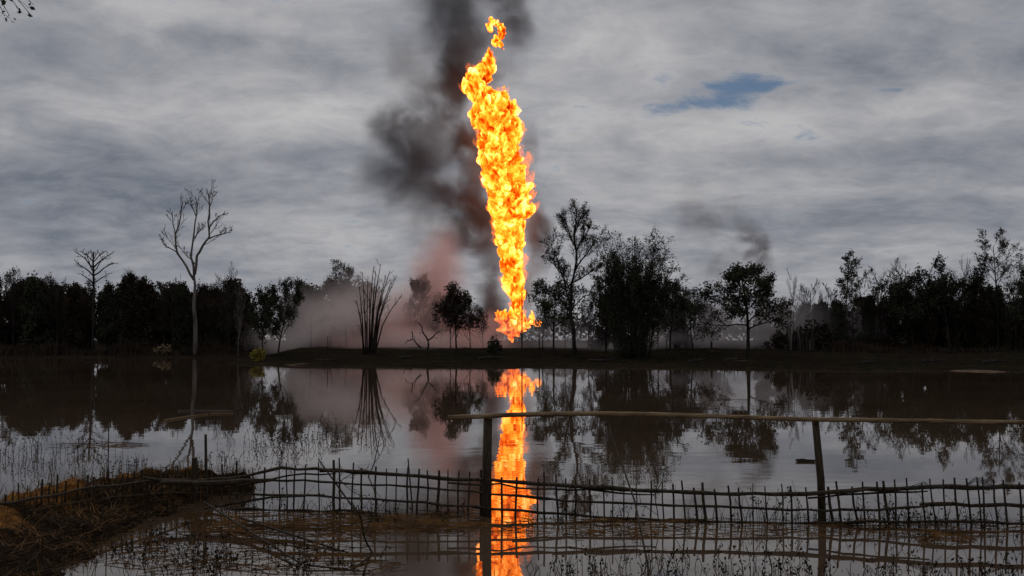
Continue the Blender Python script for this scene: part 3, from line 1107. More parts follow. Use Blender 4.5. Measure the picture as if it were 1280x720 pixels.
def mass(px, D, top, k, label, group, slim=1.0):
    b = gp(px, D)
    if used[k]:
        t = copy_tree(protos[k])
    else:
        t = protos[k]
        used[k] = True
    s = hgt(top, D, b) / PH
    t.location = b
    t.rotation_euler = (0, 0, R.uniform(0, 6.28))
    w = s * R.uniform(.9, 1.25) * slim
    t.scale = (w, w, s)
    tag(t, label, 'tree', group)
    return t


LEFT_TOPS = [(-20, 338), (0, 330), (25, 345), (45, 338), (70, 340), (95, 352), (112, 345), (140, 350), (160, 338), (178, 346), (197, 358), (205, 350), (228, 348), (258, 350), (276, 352)]
ORD = ['first', 'second', 'third', 'fourth', 'fifth', 'sixth', 'seventh', 'eighth', 'ninth', 'tenth', 'eleventh', 'twelfth']
LOOK = {0: 'dense scorched tree', 1: 'dense dark-leaved tree', 2: 'upright feathery scorched tree', 3: 'broad dense dark tree', 4: 'thin twiggy scorched tree', 5: 'pole-like scorched tree'}
lr = random.Random(17)
LK = (0, 4, 5, 1, 4, 0, 4, 3, 2, 0, 4, 5, 1, 4, 4)
for i, (px, top) in enumerate(LEFT_TOPS):
    if px < 119:
        where = ORD[6 - i] + ' leftward from the flat-topped bare tree'
    elif px < 243:
        where = ORD[i - 7] + ' rightward from the flat-topped bare tree'
    else:
        where = ORD[i - 13] + ' rightward from the tallest bare tree'
    mass(px, 193 + lr.uniform(-2, 3), top, LK[i], LOOK[LK[i]] + ' fronting the left wood, ' + where, 'dark trees of the left wood', .85)
for i in range(34):
    px = -45 + i * 10.1 + lr.uniform(-4, 4)
    mass(px, lr.uniform(198, 218), lr.uniform(340, 366), lr.choice((0, 1, 3, 0, 2, 2, 5)),
         'dark burnt tree deep in the left wood behind its front row', 'low dark trees deep in the left wood', .8)
RIGHT = [(1036, 378, 150), (1050, 372, 142), (1066, 366, 138), (1084, 364, 140), (1102, 358, 136), (1118, 352, 138), (1134, 356, 134), (1150, 362, 136),
         (1165, 352, 130), (1180, 350, 134), (1197, 352, 130), (1212, 348, 134), (1228, 355, 128), (1245, 352, 130), (1262, 358, 126), (1280, 352, 128), (1300, 345, 126), (1322, 340, 124)]
RK = (4, 3, 5, 1, 4, 0, 2, 4, 2, 0, 4, 1, 2, 3, 5, 0, 2, 1)
for i, (px, top, D) in enumerate(RIGHT):
    if px < 1184:
        where = ORD[9 - i] + ' leftward from the big leafy tree'
    else:
        where = ORD[i - 10] + ' rightward from the big leafy tree'
    mass(px, D, top, RK[i], LOOK[RK[i]] + ' fronting the right wood, ' + where, 'dark trees of the right wood', .75)
for i in range(20):
    px = 1028 + i * 15 + lr.uniform(-4, 4)
    mass(px, lr.uniform(148, 168), lr.uniform(366, 384), lr.choice((0, 1, 3, 3)), 'low dark tree deep in the right wood behind its front row', 'low dark trees deep in the right wood')
# hazy rows in the middle, seen through the smoke
for i, (px, top, D) in enumerate([(306, 362, 215), (318, 372, 225), (360, 362, 225), (376, 354, 230), (398, 352, 235), (424, 348, 240), (448, 350, 240)]):
    mass(px, D, top, lr.choice((0, 3, 4)), ORD[6 - i] + ' faint tree leftward from the bare bamboo stems, dim in pale smoke', 'faint trees in smoke left of the flame')
for i, (px, top, D) in enumerate([(563, 366, 180), (588, 366, 182), (604, 378, 190)]):
    mass(px, D, top, 4, ORD[2 - i] + ' dim low tree leftward from the foot of the flame', 'dim trees just left of the flame')
for mark, rowp in (('rightward from the foot of the flame', [(678, 372, 158), (706, 374, 160), (735, 370, 160), (760, 362, 152)]),
                   ('rightward from the big bamboo clump', [(822, 362, 145), (850, 372, 150), (880, 378, 190), (905, 376, 200)]),
                   ('rightward from the round leafy tree', [(955, 380, 200), (975, 378, 205), (1000, 376, 200), (1022, 380, 190)])):
    for i, (px, top, D) in enumerate(rowp):
        mass(px, D, top, 4 if px < 740 else lr.choice((0, 3, 4)), ORD[i] + ' dim low tree in smoke ' + mark, 'dim trees in smoke right of the flame')
for k, u in enumerate(used):
    if not u:
        for c in list(protos[k].children):
            bpy.data.objects.remove(c)
        bpy.data.objects.remove(protos[k])


# ------------------------------------------------------------------ bushes, stumps and undergrowth on the far bank
def bush_mesh(seed, w, h, n, leaf, leafm, stems=9):
    T = Tree(seed, leaf=leaf, leaves=max(1, n // (stems * 12)), spread=w * .10, up=.1, wob=.3, minr=.01)
    for i in range(stems):
        an = T.r.uniform(0, 6.28)
        d = Vector((math.cos(an) * .6, math.sin(an) * .6, 1))
        q = T.walk(Vector((0, 0, -.1)), d, h * T.r.uniform(.6, .95), 4, 1)
        T.limb(q, .03, .012, 1)
        T.grow(q, .02, 1, ((0, 0, 0, 0), (4, .4, 45, .2), (3, .5, 45, .2)))
    return T.meshes(M_CHAR, leafm)


def bush(name, label, px, D, w, h, n, leaf, leafm, seed, group=None):
    b = gp(px, D)
    t = thing(name, label, 'bush', b, group)
    tw, cr = bush_mesh(seed, w, h, n, leaf, leafm)
    link('stems', tw, t)
    link('foliage', cr, t)
    return t


bush('yellow_bush', 'yellowish bush on the waterline at the end of the bank', 325, 106, 1.3, 1.25, 1300, .11, M_YELLOW, 91)
bush('dry_bush', 'pale dry bush glimmering at the foot of the left wood', 205, 186, .9, 1.9, 350, .14, M_STRAWLEAF, 92)
bush('dark_bush', 'small dark bush at the left foot of the flame', 619, 123, 1.6, 1.9, 900, .16, M_LEAF, 93)
bush('dark_bush', 'dark palm-like tuft left of the burnt stumps', 976, 126, 1.8, 2.4, 900, .2, M_SCORCH, 94)
bush('dark_bush', 'dark scrub heap right of the burnt stumps', 1024, 128, 2.4, 3.4, 1600, .22, M_SCORCH, 95)

# ring of standing burnt stumps
sb = gp(1000, 125)
st = thing('burnt_stumps', 'cluster of splintered burnt stumps right of the round tree', 'stumps', sb)
rr = random.Random(23)
for i in range(15):
    px0 = 984 + i * 2.3 + rr.uniform(-1, 1)
    D0 = 125 + rr.uniform(-1.2, 1.2)
    p0 = gp(px0, D0) - sb
    top = P(px0 + rr.uniform(-4, 4), rr.uniform(403, 424), far(D0)) - sb
    mb = MB()
    q = [Vector((p0.x, p0.y, p0.z - .3)), p0.lerp(top, .35), p0.lerp(top, .7) + Vector((rr.uniform(-.06, .06), 0, 0)), top]
    mb.tube(q, [.17, .14, .12, .03], 6)
    mb.build('stump', M_PALE if i % 5 == 2 else M_CHAR, st)


def scatter_cards(name, label, xa, xb, fy, n, size, hmax, mat, seed, cat=None):
    """low scrub: upright blades and small leaf faces following the ground"""
    rs = np.random.RandomState(seed)
    mb = MB()
    px = rs.uniform(xa, xb, n)
    Y = np.array([fy(x) for x in px]) + rs.uniform(-1, 1, n) * 1.5
    X = (px - 640) / FPX * Y
    cl = np.array([0.5 + 0.5 * mn.noise((x * .15, y_ * .15, seed)) for x, y_ in zip(X, Y)])
    Z = np.array([ground_h(x, y_) for x, y_ in zip(X, Y)])
    hh = hmax * cl ** 2 * rs.uniform(.2, 1.4, n)
    pos = np.stack([X, Y, Z + hh * .5], 1)
    w = size * .28
    a = rs.uniform(0, math.pi, n)
    dx, dy = np.cos(a) * w, np.sin(a) * w
    tilt = rs.normal(scale=.3, size=(n, 2)) * hh[:, None]
    v = np.stack([np.stack([X - dx, Y - dy, Z - .05], 1), np.stack([X + dx, Y + dy, Z - .05], 1),
                  np.stack([X + tilt[:, 0], Y + tilt[:, 1], Z + hh], 1)], 1).reshape(-1, 3)
    mb.add(v, np.arange(n)[:, None] * 3 + np.arange(3)[None, :])
    o = mb.build(name, mat)
    return tag(o, label, cat, kind='stuff')


scatter_cards('undergrowth', 'charred undergrowth at the foot of the left wood', -60, 300, lambda x: 131 + R.uniform(-1, 6), 14000, .4, 3.4, M_SCORCH, 3)
scatter_cards('undergrowth', 'charred undergrowth at the foot of the right wood', 1040, 1340, lambda x: 108 + R.uniform(-1, 12), 12000, .3, 2.4, M_SCORCH, 4)
scatter_cards('grass', 'short dark grass along the top of the far bank', 318, 1330, lambda x: shore(np.array(MX(x, 100))) + R.uniform(3, 45), 26000, .14, .34, M_GRASS, 5)
scatter_cards('grass', 'brown grass fringe at the far waterline', 318, 1330, lambda x: shore(np.array(MX(x, 85))) + R.uniform(0.3, 2.5), 3000, .10, .16, M_STRAW, 6)

# far-off wood closing the horizon
mb = MB()
n = 26000
rs = np.random.RandomState(8)
X = rs.uniform(-420, 420, n)
Y = 320 + rs.uniform(-25, 40, n)
prof_h = np.array([6 + 4 * mn.fractal((x * .02, 0, 3), .8, 2, 4) + 2.5 * mn.noise((x * .17, y_ * .1, 1)) for x, y_ in zip(X, Y)])
Z = 1.7 + rs.uniform(0, 1, n) ** .7 * prof_h
mb.cards(np.stack([X, Y, Z], 1), 1.1, rs, elong=1.4)
tag(mb.build('distant_forest', M_LEAF), 'far low line of woodland closing the horizon', None, kind='stuff')


# thin posts along the bank
def bank_post(px, D, top, w, label, lean=0.0):
    b = gp(px, D)
    h = hgt(top, D, b)
    mb = MB()
    mb.tube([(0, 0, -.4), (lean * .5 * h, 0.03, h * .5), (lean * h, 0, h)], [w, w * .95, w * .8], 6)
    tag(mb.build('thin_post', M_CHAR, loc=b), label, 'post', 'thin posts on the far bank')


bank_post(652.5, 119, 366, .07, 'tall thin post seen against the foot of the flame')
bank_post(674, 122, 418, .07, 'short post just right of the flame foot')
bank_post(307, 150, 402, .10, 'narrow upright post left of the yellow bush')
bank_post(410, 118, 420, .035, 'thin stick on the bank left of the bamboo stems')
bank_post(833, 122, 424, .05, 'short stick on the bank right of the big bamboo')
bank_post(889, 130, 427, .12, 'stubby post on the bank left of the round leafy tree')
bank_post(151, 184, 417, .09, 'pale crooked stick at the foot of the left wood', .05)

lr2 = random.Random(44)
spots_ = [(395, 92, 'left of the bamboo stems'), (500, 96, 'between the bamboo stems and the snag'), (598, 94, 'left of the flame'), (735, 90, 'below the green twiggy tree'),
          (860, 88, 'right of the big bamboo'), (905, 92, 'just left of the round leafy tree'), (1075, 84, 'below the bare pair'), (1150, 86, 'below the broad dark tree'), (1225, 82, 'below the umbrella-topped tree')]
for px, dd, where in spots_:
    x = MX(px, dd)
    z = ground_h(x, dd)
    mb = MB()
    L_ = lr2.uniform(1.2, 3.2)
    an = lr2.uniform(-.5, .5)
    q = [Vector((math.cos(an) * L_ * t, math.sin(an) * L_ * t, .10 + .25 * t * lr2.uniform(0, 1) + lr2.uniform(-.03, .03))) for t in (0, .3, .6, 1)]
    mb.tube(q, [.14, .12, .10, .04], 6)
    for k in range(3):
        p = q[1].lerp(q[3], lr2.random())
        mb.tube([p, p + Vector((lr2.uniform(-.4, .4), 0, lr2.uniform(.3, .8)))], [.04, .012], 4)
    tag(mb.build('charred_log', M_CHAR, loc=(x, dd, z)), 'charred fallen log lying on the far bank ' + where, 'log', 'charred logs on the far bank')
# low sandbar at the right waterline
mb = MB()
c0, c1 = onz(1185, 462.5, .05), onz(1262, 464, .05)
n_ = 24
va, fa = [], []
for i in range(n_ + 1):
    t = i / n_
    c = c0.lerp(c1, t)
    w_ = 1.3 * math.sin(math.pi * t) ** .7 + .02
    for k in range(7):
        u = k / 6 * 2 - 1
        va.append((c.x, c.y + u * w_ + mn.noise((c.x * .8, u, 0)) * .3, .13 * (1 - u * u) * math.sin(math.pi * t) ** .5 - .03 + .02 * mn.noise((c.x * 2, u * 3, 1))))
    if i < n_:
        for k in range(6):
            b0 = i * 7 + k
            fa.append([b0, b0 + 7, b0 + 8, b0 + 1])
mb.add(va, fa)
tag(mb.build('sandbar', mat_simple('damp_sand', (0.04, 0.026, 0.017), (0.16, 0.10, 0.065), 1.5), smooth=True), 'low tan sandbar at the right waterline', None, kind='structure')

# ------------------------------------------------------------------ near mud bank at the left
CREST = [(330, 597, .12), (300, 592, .24), (250, 589, .30), (200, 588, .36), (150, 596, .38), (100, 603, .40), (50, 613, .42), (0, 624, .45), (-80, 650, .5), (-200, 700, .55)]
LOW = [(330, 604), (300, 606), (262, 620), (225, 640), (200, 652), (170, 665), (140, 684), (110, 705), (80, 735), (20, 800)]
cp = [onz(px, py, z) for px, py, z in CREST]
lp = [onz(px, py, 0.0) for px, py in LOW]
rows = []
NS = 190
nU = 46
tt = np.linspace(0, len(cp) - 1, NS)
vv = []
for a in tt:
    i = min(int(a), len(cp) - 2)
    f = a - i
    c = cp[i].lerp(cp[i + 1], f)
    l = lp[i].lerp(lp[i + 1], f)
    far = Vector((c.x, c.y, 0)) + Vector((c.x - l.x, c.y - l.y, 0)).normalized() * 0.8
    endk = float(sstep(0, 0.9, np.array(a)))
    for k in range(nU):
        u = k / (nU - 1)
        if u < .3:
            s = u / .3
            p = far.lerp(Vector((c.x, c.y, 0)), s)
            z = -.15 + (c.z + .15) * float(sstep(0, 1, np.array(s)))
        else:
            s = (u - .3) / .7
            p = Vector((c.x, c.y, 0)).lerp(l + (l - Vector((c.x, c.y, 0))) * .12, s)
            z = c.z * (1 - s) ** 1.15 - .10 * s
        z = z * (0.3 + .7 * endk) - .12 * (1 - endk)
        q = Vector((p.x, p.y, 0))
        z += (mn.fractal(q * 1.6, .8, 2, 5) * .09 + mn.fractal(q * 6, .8, 2, 3) * .03) * (1 if .05 < u < .95 else .3)
        vv.append((p.x, p.y, z))
mb = MB()
vi = np.arange(NS * nU).reshape(NS, nU)
mb.add(vv, np.stack([vi[:-1, :-1], vi[:-1, 1:], vi[1:, 1:], vi[1:, :-1]], -1).reshape(-1, 4))
tag(mb.build('mud_bank', mat_mound(), smooth=True), 'straw-strewn spit of mud reaching in from the near left', None, kind='structure')
mv = np.array(vv)


def blades(name, label, pts, h0, h1, w, mat, seed, lean=.5, lie=0.0):
    rs = np.random.RandomState(seed)
    n = len(pts)
    h = rs.uniform(h0, h1, n)
    a = rs.uniform(0, 2 * math.pi, n)
    hd = np.stack([np.cos(a), np.sin(a), np.zeros(n)], 1)
    ln = rs.uniform(0, lean, n)
    if lie:
        ln = np.where(rs.uniform(size=n) < lie, rs.uniform(1.5, 9, n), ln)
    d1 = hd * ln[:, None] + np.array((0, 0, 1.0))
    d1 /= np.linalg.norm(d1, axis=1)[:, None]
    d2 = hd * (ln[:, None] * 2.2 + .2) + np.array((0, 0, .8))
    d2 /= np.linalg.norm(d2, axis=1)[:, None]
    side = np.stack([-hd[:, 1], hd[:, 0], hd[:, 2]], 1) * w
    p0 = pts
    p1 = p0 + d1 * h[:, None] * .5
    p2 = p1 + d2 * h[:, None] * .5
    v = np.stack([p0 - side, p0 + side, p1 + side * .8, p1 - side * .8, p2], 1).reshape(-1, 3)
    b0 = np.arange(n) * 5
    mb = MB()
    mb.add(v, [])
    mb.f = [[q, q + 1, q + 2, q + 3] for q in b0.tolist()] + [[q + 3, q + 2, q + 4] for q in b0.tolist()]
    return tag(mb.build(name, mat), label, None, kind='stuff')


idx = NR.randint(0, len(mv), 2600)
pt = mv[idx] + NR.normal(scale=.05, size=(2600, 3)) * np.array((1, 1, 0))
pt = pt[pt[:, 2] > -.02]
blades('grass', 'matted dark grass growing over the near mud spit', pt, .05, .22, .004, M_GRASS, 1, .8, .4)
idx = NR.randint(0, len(mv), 5200)
pt = mv[idx] + NR.normal(scale=.05, size=(5200, 3)) * np.array((1, 1, 0)) + np.array((0, 0, .015))
pt = pt[pt[:, 2] > 0.0]
blades('straw', 'loose dry straw strewn over the near mud spit', pt, .08, .35, .004, M_STRAW, 2, .8, .85)

# ------------------------------------------------------------------ the woven fence
STAKES = [316, 331, 349, 358, 369, 382, 398, 417, 424, 442, 452, 470, 483, 496, 510, 524, 534, 549, 560, 574, 587, 627, 646, 673, 680, 695, 707,
          720, 737, 754, 765, 780, 795, 814, 828, 841, 852, 867, 878, 893, 910, 923, 941, 956, 977, 988, 1007, 1035, 1045, 1065, 1078,
          1096, 1104, 1118, 1133, 1152, 1162, 1179, 1193, 1208, 1221, 1228, 1242, 1254, 1274, 1287, 1299, 1312] + [1312 + 13.4 * k for k in range(1, 26)]
LSTAKES = [(7, 618), (16, 614), (23, 604), (53, 599), (62, 603), (72, 593), (83, 601), (98, 600), (110, 594), (117, 596), (128, 598), (146, 594), (154, 592),
           (160, 591), (168, 588), (177, 587), (190, 584), (208, 583), (222, 582), (232, 584), (278, 580), (296, 576)]
WL = [(-60, 640), (300, 637), (440, 641), (620, 647), (900, 653), (1200, 658), (1330, 660), (1700, 666)]
TOP = [(180, 598), (240, 602), (290, 597), (320, 592), (350, 585), (400, 587), (450, 590), (510, 594), (560, 598), (620, 601), (700, 607), (800, 612), (900, 617), (1020, 617), (1080, 612), (1160, 609), (1230, 609), (1330, 607), (1660, 604)]
SEC = [(230, 606), (300, 602), (380, 601), (440, 604), (500, 608), (560, 612), (620, 618), (700, 625), (800, 631), (900, 634), (1020, 638), (1090, 637), (1160, 634)]
SEC2 = [(1150, 631), (1200, 631), (1280, 632), (1330, 632), (1660, 634)]
THI = [(290, 617), (380, 619), (440, 622), (500, 626), (560, 631), (620, 636), (700, 643), (800, 649), (900, 653), (1020, 654), (1100, 652), (1200, 653), (1330, 655), (1660, 660)]
BOT = [(250, 638), (320, 637), (440, 640), (500, 643), (560, 645), (640, 650), (760, 653), (900, 655), (1020, 657)]


def interp(tab, x):
    return float(np.interp(x, [t[0] for t in tab], [t[1] for t in tab]))


def fence_D(px):
    return onz(px, interp(WL, px), 0).y


fo_ = onz(700, interp(WL, 700), 0)
fence = thing('bamboo_fence', 'low woven bamboo stake fence standing in the water across the front', 'fence', fo_)
fr = random.Random(9)


def fstake(px, topy, lean_px, r):
    D0 = fence_D(px) + fr.uniform(-.02, .02)
    a = P(px, topy, D0) - fo_
    bpt = P(px + lean_px, interp(WL, px) + 3, D0) - fo_
    bpt.z = -.35
    m = a.lerp(bpt, .5) + Vector((fr.uniform(-.012, .012), fr.uniform(-.01, .01), 0))
    m2 = a.lerp(bpt, .25) + Vector((fr.uniform(-.008, .008), 0, 0))
    mb = MB()
    mb.tube([bpt, m, m2, a], [r * 1.05, r, r * .95, r * fr.uniform(.7, .95)], 6)
    mb.build('stake', M_STAKE, fence)


for px in STAKES:
    t = interp(TOP, px)
    tall = fr.uniform(5, 13) + (5 if fr.random() < .12 else 0)
    lean = float(np.interp(px, [300, 780, 860, 1300], [-1, 0, 6, 11])) * fr.uniform(.5, 1.4) + fr.uniform(-3.2, 3.2)
    thick = fr.uniform(.008, .015)
    if px in (878, 1035, 549, 1104, 417):
        thick = .019
    fstake(px, t - tall, lean, thick)
for px, ty in LSTAKES:
    D0 = 13.95 - (243 - px) * .0128 if px < 243 else 13.9
    a = P(px, ty, D0) - fo_
    mb = MB()
    r = fr.uniform(.010, .017)
    bx = a.x + fr.uniform(-.03, .03)
    mb.tube([(bx, a.y, -.2), ((bx + a.x) / 2 + fr.uniform(-.01, .01), a.y, a.z * .5), (a.x, a.y, a.z)], [r, r, r * .8], 6)
    mb.build('stake', M_STAKE, fence)


LS2 = [(x, y_ + fr.uniform(4, 9)) for x, y_ in [(-12, 622), (-4, 620), (11, 620), (30, 610), (38, 612), (46, 608), (67, 604), (78, 604), (90, 606), (104, 602), (123, 600), (136, 602), (141, 598),
                                               (184, 590), (197, 592), (203, 590), (215, 590), (250, 590), (265, 588), (287, 586)]]
for px, ty in LS2:
    D0 = 13.85 - (243 - px) * .0128 if px < 243 else 13.85
    a = P(px, ty, D0) - fo_
    r = fr.uniform(.008, .014)
    mb = MB()
    mb.tube([(a.x + fr.uniform(-.06, .06), a.y, -.2), (a.x + fr.uniform(-.01, .01), a.y, a.z * .5), (a.x, a.y, a.z)], [r, r, r * .8], 6)
    mb.build('stake', M_STAKE, fence)
for k, (dy, r) in enumerate([(12, .016), (27, .013), (42, .014)]):
    q = []
    for px in range(-20, 262, 20):
        D0 = 13.8 - (243 - px) * .0128 if px < 243 else 13.85
        q.append(P(px, float(np.interp(px, [-20, 0, 100, 200, 260], [624, 618, 600, 588, 588])) + dy + fr.uniform(-1.5, 1.5), D0) - fo_)
    mb = MB()
    mb.tube(q, r, 6)
    mb.build('rail', M_STAKE, fence)


def rail(tab, r, off, seed, x0=None, x1=None, wob=1.2, mat=None):
    rr = random.Random(seed)
    x0 = tab[0][0] if x0 is None else x0
    x1 = tab[-1][0] if x1 is None else x1
    n = int((x1 - x0) / 22) + 2
    q, rad = [], []
    for i in range(n):
        px = x0 + (x1 - x0) * i / (n - 1)
        q.append(P(px, interp(tab, px) + rr.uniform(-wob, wob), fence_D(px) + off * (1 if i % 2 else .6)) - fo_)
        rad.append(r * rr.uniform(.8, 1.15))
    rad[-1] *= .6
    mb = MB()
    mb.tube(q, rad, 6)
    mb.build('rail', mat or M_STAKE, fence)


rail(TOP, .020, -.03, 1, 180, 480)
rail(TOP, .024, .03, 2, 400, 800)
rail(TOP, .024, -.03, 3, 690, 1090)
rail(TOP, .028, .03, 4, 1040, 1660)
rail([(x, y_ + 5) for x, y_ in TOP], .012, .035, 5, 560, 820, 2)
rail([(x, y_ + 5) for x, y_ in TOP], .012, .035, 6, 1010, 1160, 1)
rail(SEC, .014, .03, 7, 230, 700)
rail(SEC, .015, -.03, 8, 640, 1160)
rail(SEC2, .024, .03, 9)
rail(THI, .015, -.03, 10, 290, 640)
rail(THI, .017, .03, 11, 590, 1080)
rail(THI, .016, -.03, 12, 1030, 1660)
rail(BOT, .018, .03, 13, 250, 600, 2)
rail(BOT, .014, -.035, 14, 560, 1020, 2)
rail([(200, 602), (260, 603), (345, 600)], .034, -.08, 15)
rail([(255, 636), (300, 628), (345, 622), (380, 620)], .015, -.07, 16)
rail([(300, 607), (360, 594), (420, 592)], .013, .05, 17)

# small torn net over the top rail, right
for pl in ([(1132, 610), (1150, 604), (1155, 602), (1162, 607), (1180, 609)], [(1205, 608), (1219, 597), (1226, 598), (1236, 605), (1248, 608)]):
    mb = MB()
    for k in range(3):
        q = [P(x, y_ + k * 2.2 * (1 if 0 < i < 4 else .2), fence_D(x) - .05) - fo_ for i, (x, y_) in enumerate(pl)]
        mb.tube(q, .004, 4)
    for i in range(len(pl) - 1):
        for f in (.2, .6):
            x = pl[i][0] * (1 - f) + pl[i + 1][0] * f
            y_ = pl[i][1] * (1 - f) + pl[i + 1][1] * f
            mb.tube([P(x, y_, fence_D(x) - .05) - fo_, P(x + 1, interp(TOP, x) + 4, fence_D(x) - .055) - fo_], .003, 3)
    mb.build('net_scrap', M_NET, fence)

# ------------------------------------------------------------------ the tall railing
D0 = 12.55
ro = Vector((MX(609, D0), D0, 0))
rl = thing('bamboo_railing', 'single long bamboo handrail on two posts above the water', 'railing', ro)
mb = MB()
mb.tube([P(609, 660, D0) - ro - Vector((0, 0, .5)), P(608.5, 600, D0) - ro, P(610, 523, D0) - ro], [.062, .060, .056], 9)
mb.build('post', M_STAKE, rl, smooth=True)
mb = MB()
mb.tube([P(602, 660, D0 + .1) - ro - Vector((0, 0, .4)), P(602, 612, D0 + .1) - ro, P(602, 587, D0 + .1) - ro], [.026, .026, .024], 7)
mb.build('brace', M_STAKE, rl, smooth=True)
D1 = 12.3
mb = MB()
mb.tube([P(1029, 665, D1) - ro - Vector((0, 0, .5)), P(1026, 600, D1) - ro, P(1019, 526, D1) - ro], [.052, .047, .043], 9)
mb.build('post', M_STAKE, rl, smooth=True)
mb = MB()
mb.tube([P(1472, 672, 12.0) - ro - Vector((0, 0, .5)), P(1470, 600, 12.0) - ro, P(1467, 531, 12.0) - ro], [.050, .046, .043], 9)
mb.build('post', M_STAKE, rl, smooth=True)
q, rad = [], []
RAILP = [(560, 522), (600, 520.5), (640, 518.5), (690, 517.5), (740, 517), (790, 517.5), (850, 519), (910, 521), (970, 523), (1019, 524.5), (1080, 525), (1140, 526), (1200, 527), (1280, 528), (1340, 529), (1400, 530), (1460, 531), (1520, 531)]
for i, (x, y_) in enumerate(RAILP):
    DD = D0 - .05 + (D1 - D0) * (x - 609) / 410
    q.append(P(x, y_, DD) - ro)
    rad.append(.030 - .006 * i / len(RAILP))
# nodes of the culm: slight swellings
qq, rad2 = [], []
rr = random.Random(2)
for i in range(len(q) - 1):
    for s in range(3):
        t = s / 3
        p = q[i].lerp(q[i + 1], t)
        r = rad[i] * (1 - t) + rad[i + 1] * t
        qq += [p, p + (q[i + 1] - q[i]).normalized() * .012]
        rad2 += [r, r * 1.12 if s == 1 else r]
qq.append(q[-1])
rad2.append(rad[-1])
mb = MB()
mb.tube(qq, rad2, 10)
mb.build('rail', M_BAMBOO, rl, smooth=True)
mb = MB()
for c, ax in ((q[1] + Vector((.1, 0, 0)), .0), (q[9], .0)):
    for k in range(3):
        a = np.linspace(0, 2 * math.pi, 13)
        mb.tube([c + Vector((.012 * (k - 1), math.cos(x) * .045 + .02, math.sin(x) * .045 - .015)) for x in a], .006, 4, cap=False)
mb.build('lashing', M_STRAW, rl)


# single stakes on the mud spit and elsewhere
def pole(name, label, x0, y0, z0, D0_, x1, y1, D1_, r, mat=M_STAKE, cat='post', group=None, sides=7, bend=0.0):
    a = P(x0, y0, D0_)
    if z0 is not None:
        a.z = z0
    c = P(x1, y1, D1_)
    m = a.lerp(c, .5) + Vector((bend, 0, 0))
    mb = MB()
    base = a.copy()
    mb.tube([a - base, m - base, c - base], [r, r * .92, r * .75], sides)
    return tag(mb.build(name, mat, loc=base), label, cat, group)


pole('wooden_post', 'thick short post at the end of the mud spit', 243, 650, -.2, 13.75, 243, 572, 13.75, .050)
pole('wooden_post', 'slim dark post just right of the thick short one', 258, 650, -.2, 13.85, 257, 543, 13.85, .024)
pole('thin_cane', 'thin cane standing upright in the water near the left grass', 134, 640, -.2, 13.1, 136, 534, 13.1, .009, cat='cane')
pole('thin_cane', 'long thin cane leaning over the fence below the big bamboo reflection', 816, 735, -.1, 9.3, 762, 537, 11.5, .011, cat='cane', bend=.06)
pole('fallen_pole', 'longest fallen pole slanting into the water below the fence', 255, 641, .12, 12.9, 372, 702, 9.9, .014, cat='pole')
pole('fallen_pole', 'dark fallen stick lying right of the long slanting pole', 300, 662, .10, 11.9, 462, 700, 10.2, .013, cat='pole')
pole('fallen_pole', 'short stick crossing at the end of the dark fallen stick', 462, 701, .03, 10.1, 440, 712, 9.7, .012, cat='pole')
pole('fallen_pole', 'thin stick lying lowest in the water below the fence', 380, 712, .03, 9.75, 470, 716, 9.6, .010, cat='pole')
pole('leaning_stick', 'stick leaning diagonally against the fence left of centre', 455, 655, -.05, 12.4, 398, 574, 13.2, .012, cat='stick')
pole('leaning_stick', 'knotted stick standing above the fence before the rose reflection', 516, 650, -.05, 13.05, 510, 573, 13.05, .011, cat='stick')


# ------------------------------------------------------------------ branches and weeds in the water
def branchy(name, label, px, py, H, seed, lean=(0.3, 0), cat='branch', r=.012, spec=((4, .45, 45, .3), (3, .5, 40, .3))):
    b = onz(px, py, 0)
    T = Tree(seed, up=.05, wob=.3, minr=.004)
    pts = T.walk(Vector((0, 0, -.15)), Vector((lean[0], lean[1], 1)), H, 7, 0)
    T.limb(pts, r, r * .4, 0)
    T.grow(pts, r, 0, spec)
    tw, cr = T.meshes(M_WEED, M_WEED)
    t = thing(name, label, cat, b)
    link('stem', tw, t)
    link('twigs', cr, t)


branchy('drowned_branch', 'bare branch rising from the water before the rose reflection', 452, 596, 1.0, 1, (.55, 0))
branchy('drowned_branch', 'low arching twig reaching right from the water', 400, 600, .9, 2, (.9, 0), r=.010)
#branchy('drowned_branch', 'dark forked twigs standing in water behind the thick short post', 236, 585, .9, 3, (.05, 0), r=.016)
#branchy('drowned_branch', 'thin crossed twig left of the dark forked twigs', 222, 580, .7, 4, (-.3, 0), r=.010)
branchy('drowned_branch', 'twig with bent tip poking over the fence by the big reflection', 828, 655, .8, 5, (.1, 0), r=.008)
branchy('drowned_branch', 'crooked black branch hanging into the water left of the flame reflection', 470, 690, .7, 6, (-.25, 0), r=.012)


def weed_data(seed, nst, H, leafy, spread=.35):
    rs = random.Random(seed)
    mb = MB()
    lv = []
    for i in range(nst):
        x, y_ = rs.gauss(0, spread), rs.gauss(0, spread)
        h = H * rs.uniform(.35, 1.1)
        an = rs.uniform(0, 6.28)
        ln = rs.uniform(.05, .55)
        d = Vector((math.cos(an) * ln, math.sin(an) * ln, 0))
        q = []
        for k in range(5):
            t = k / 4
            q.append(Vector((x, y_, -.05)) + Vector((0, 0, h * (t - .12 * t * t))) + d * h * t * t)
        mb.tube(q, [.0045, .004, .0035, .003, .002], 3, cap=False)
        if leafy:
            for k in range(leafy):
                t = rs.uniform(.25, 1)
                j = min(int(t * 4), 3)
                p = q[j].lerp(q[j + 1], t * 4 - j)
                lv.append(tuple(p + Vector((rs.gauss(0, .02), rs.gauss(0, .02), rs.gauss(0, .015)))))
    if lv:
        mb.cards(lv, .020, np.random.RandomState(seed), elong=2.0)
    return mb


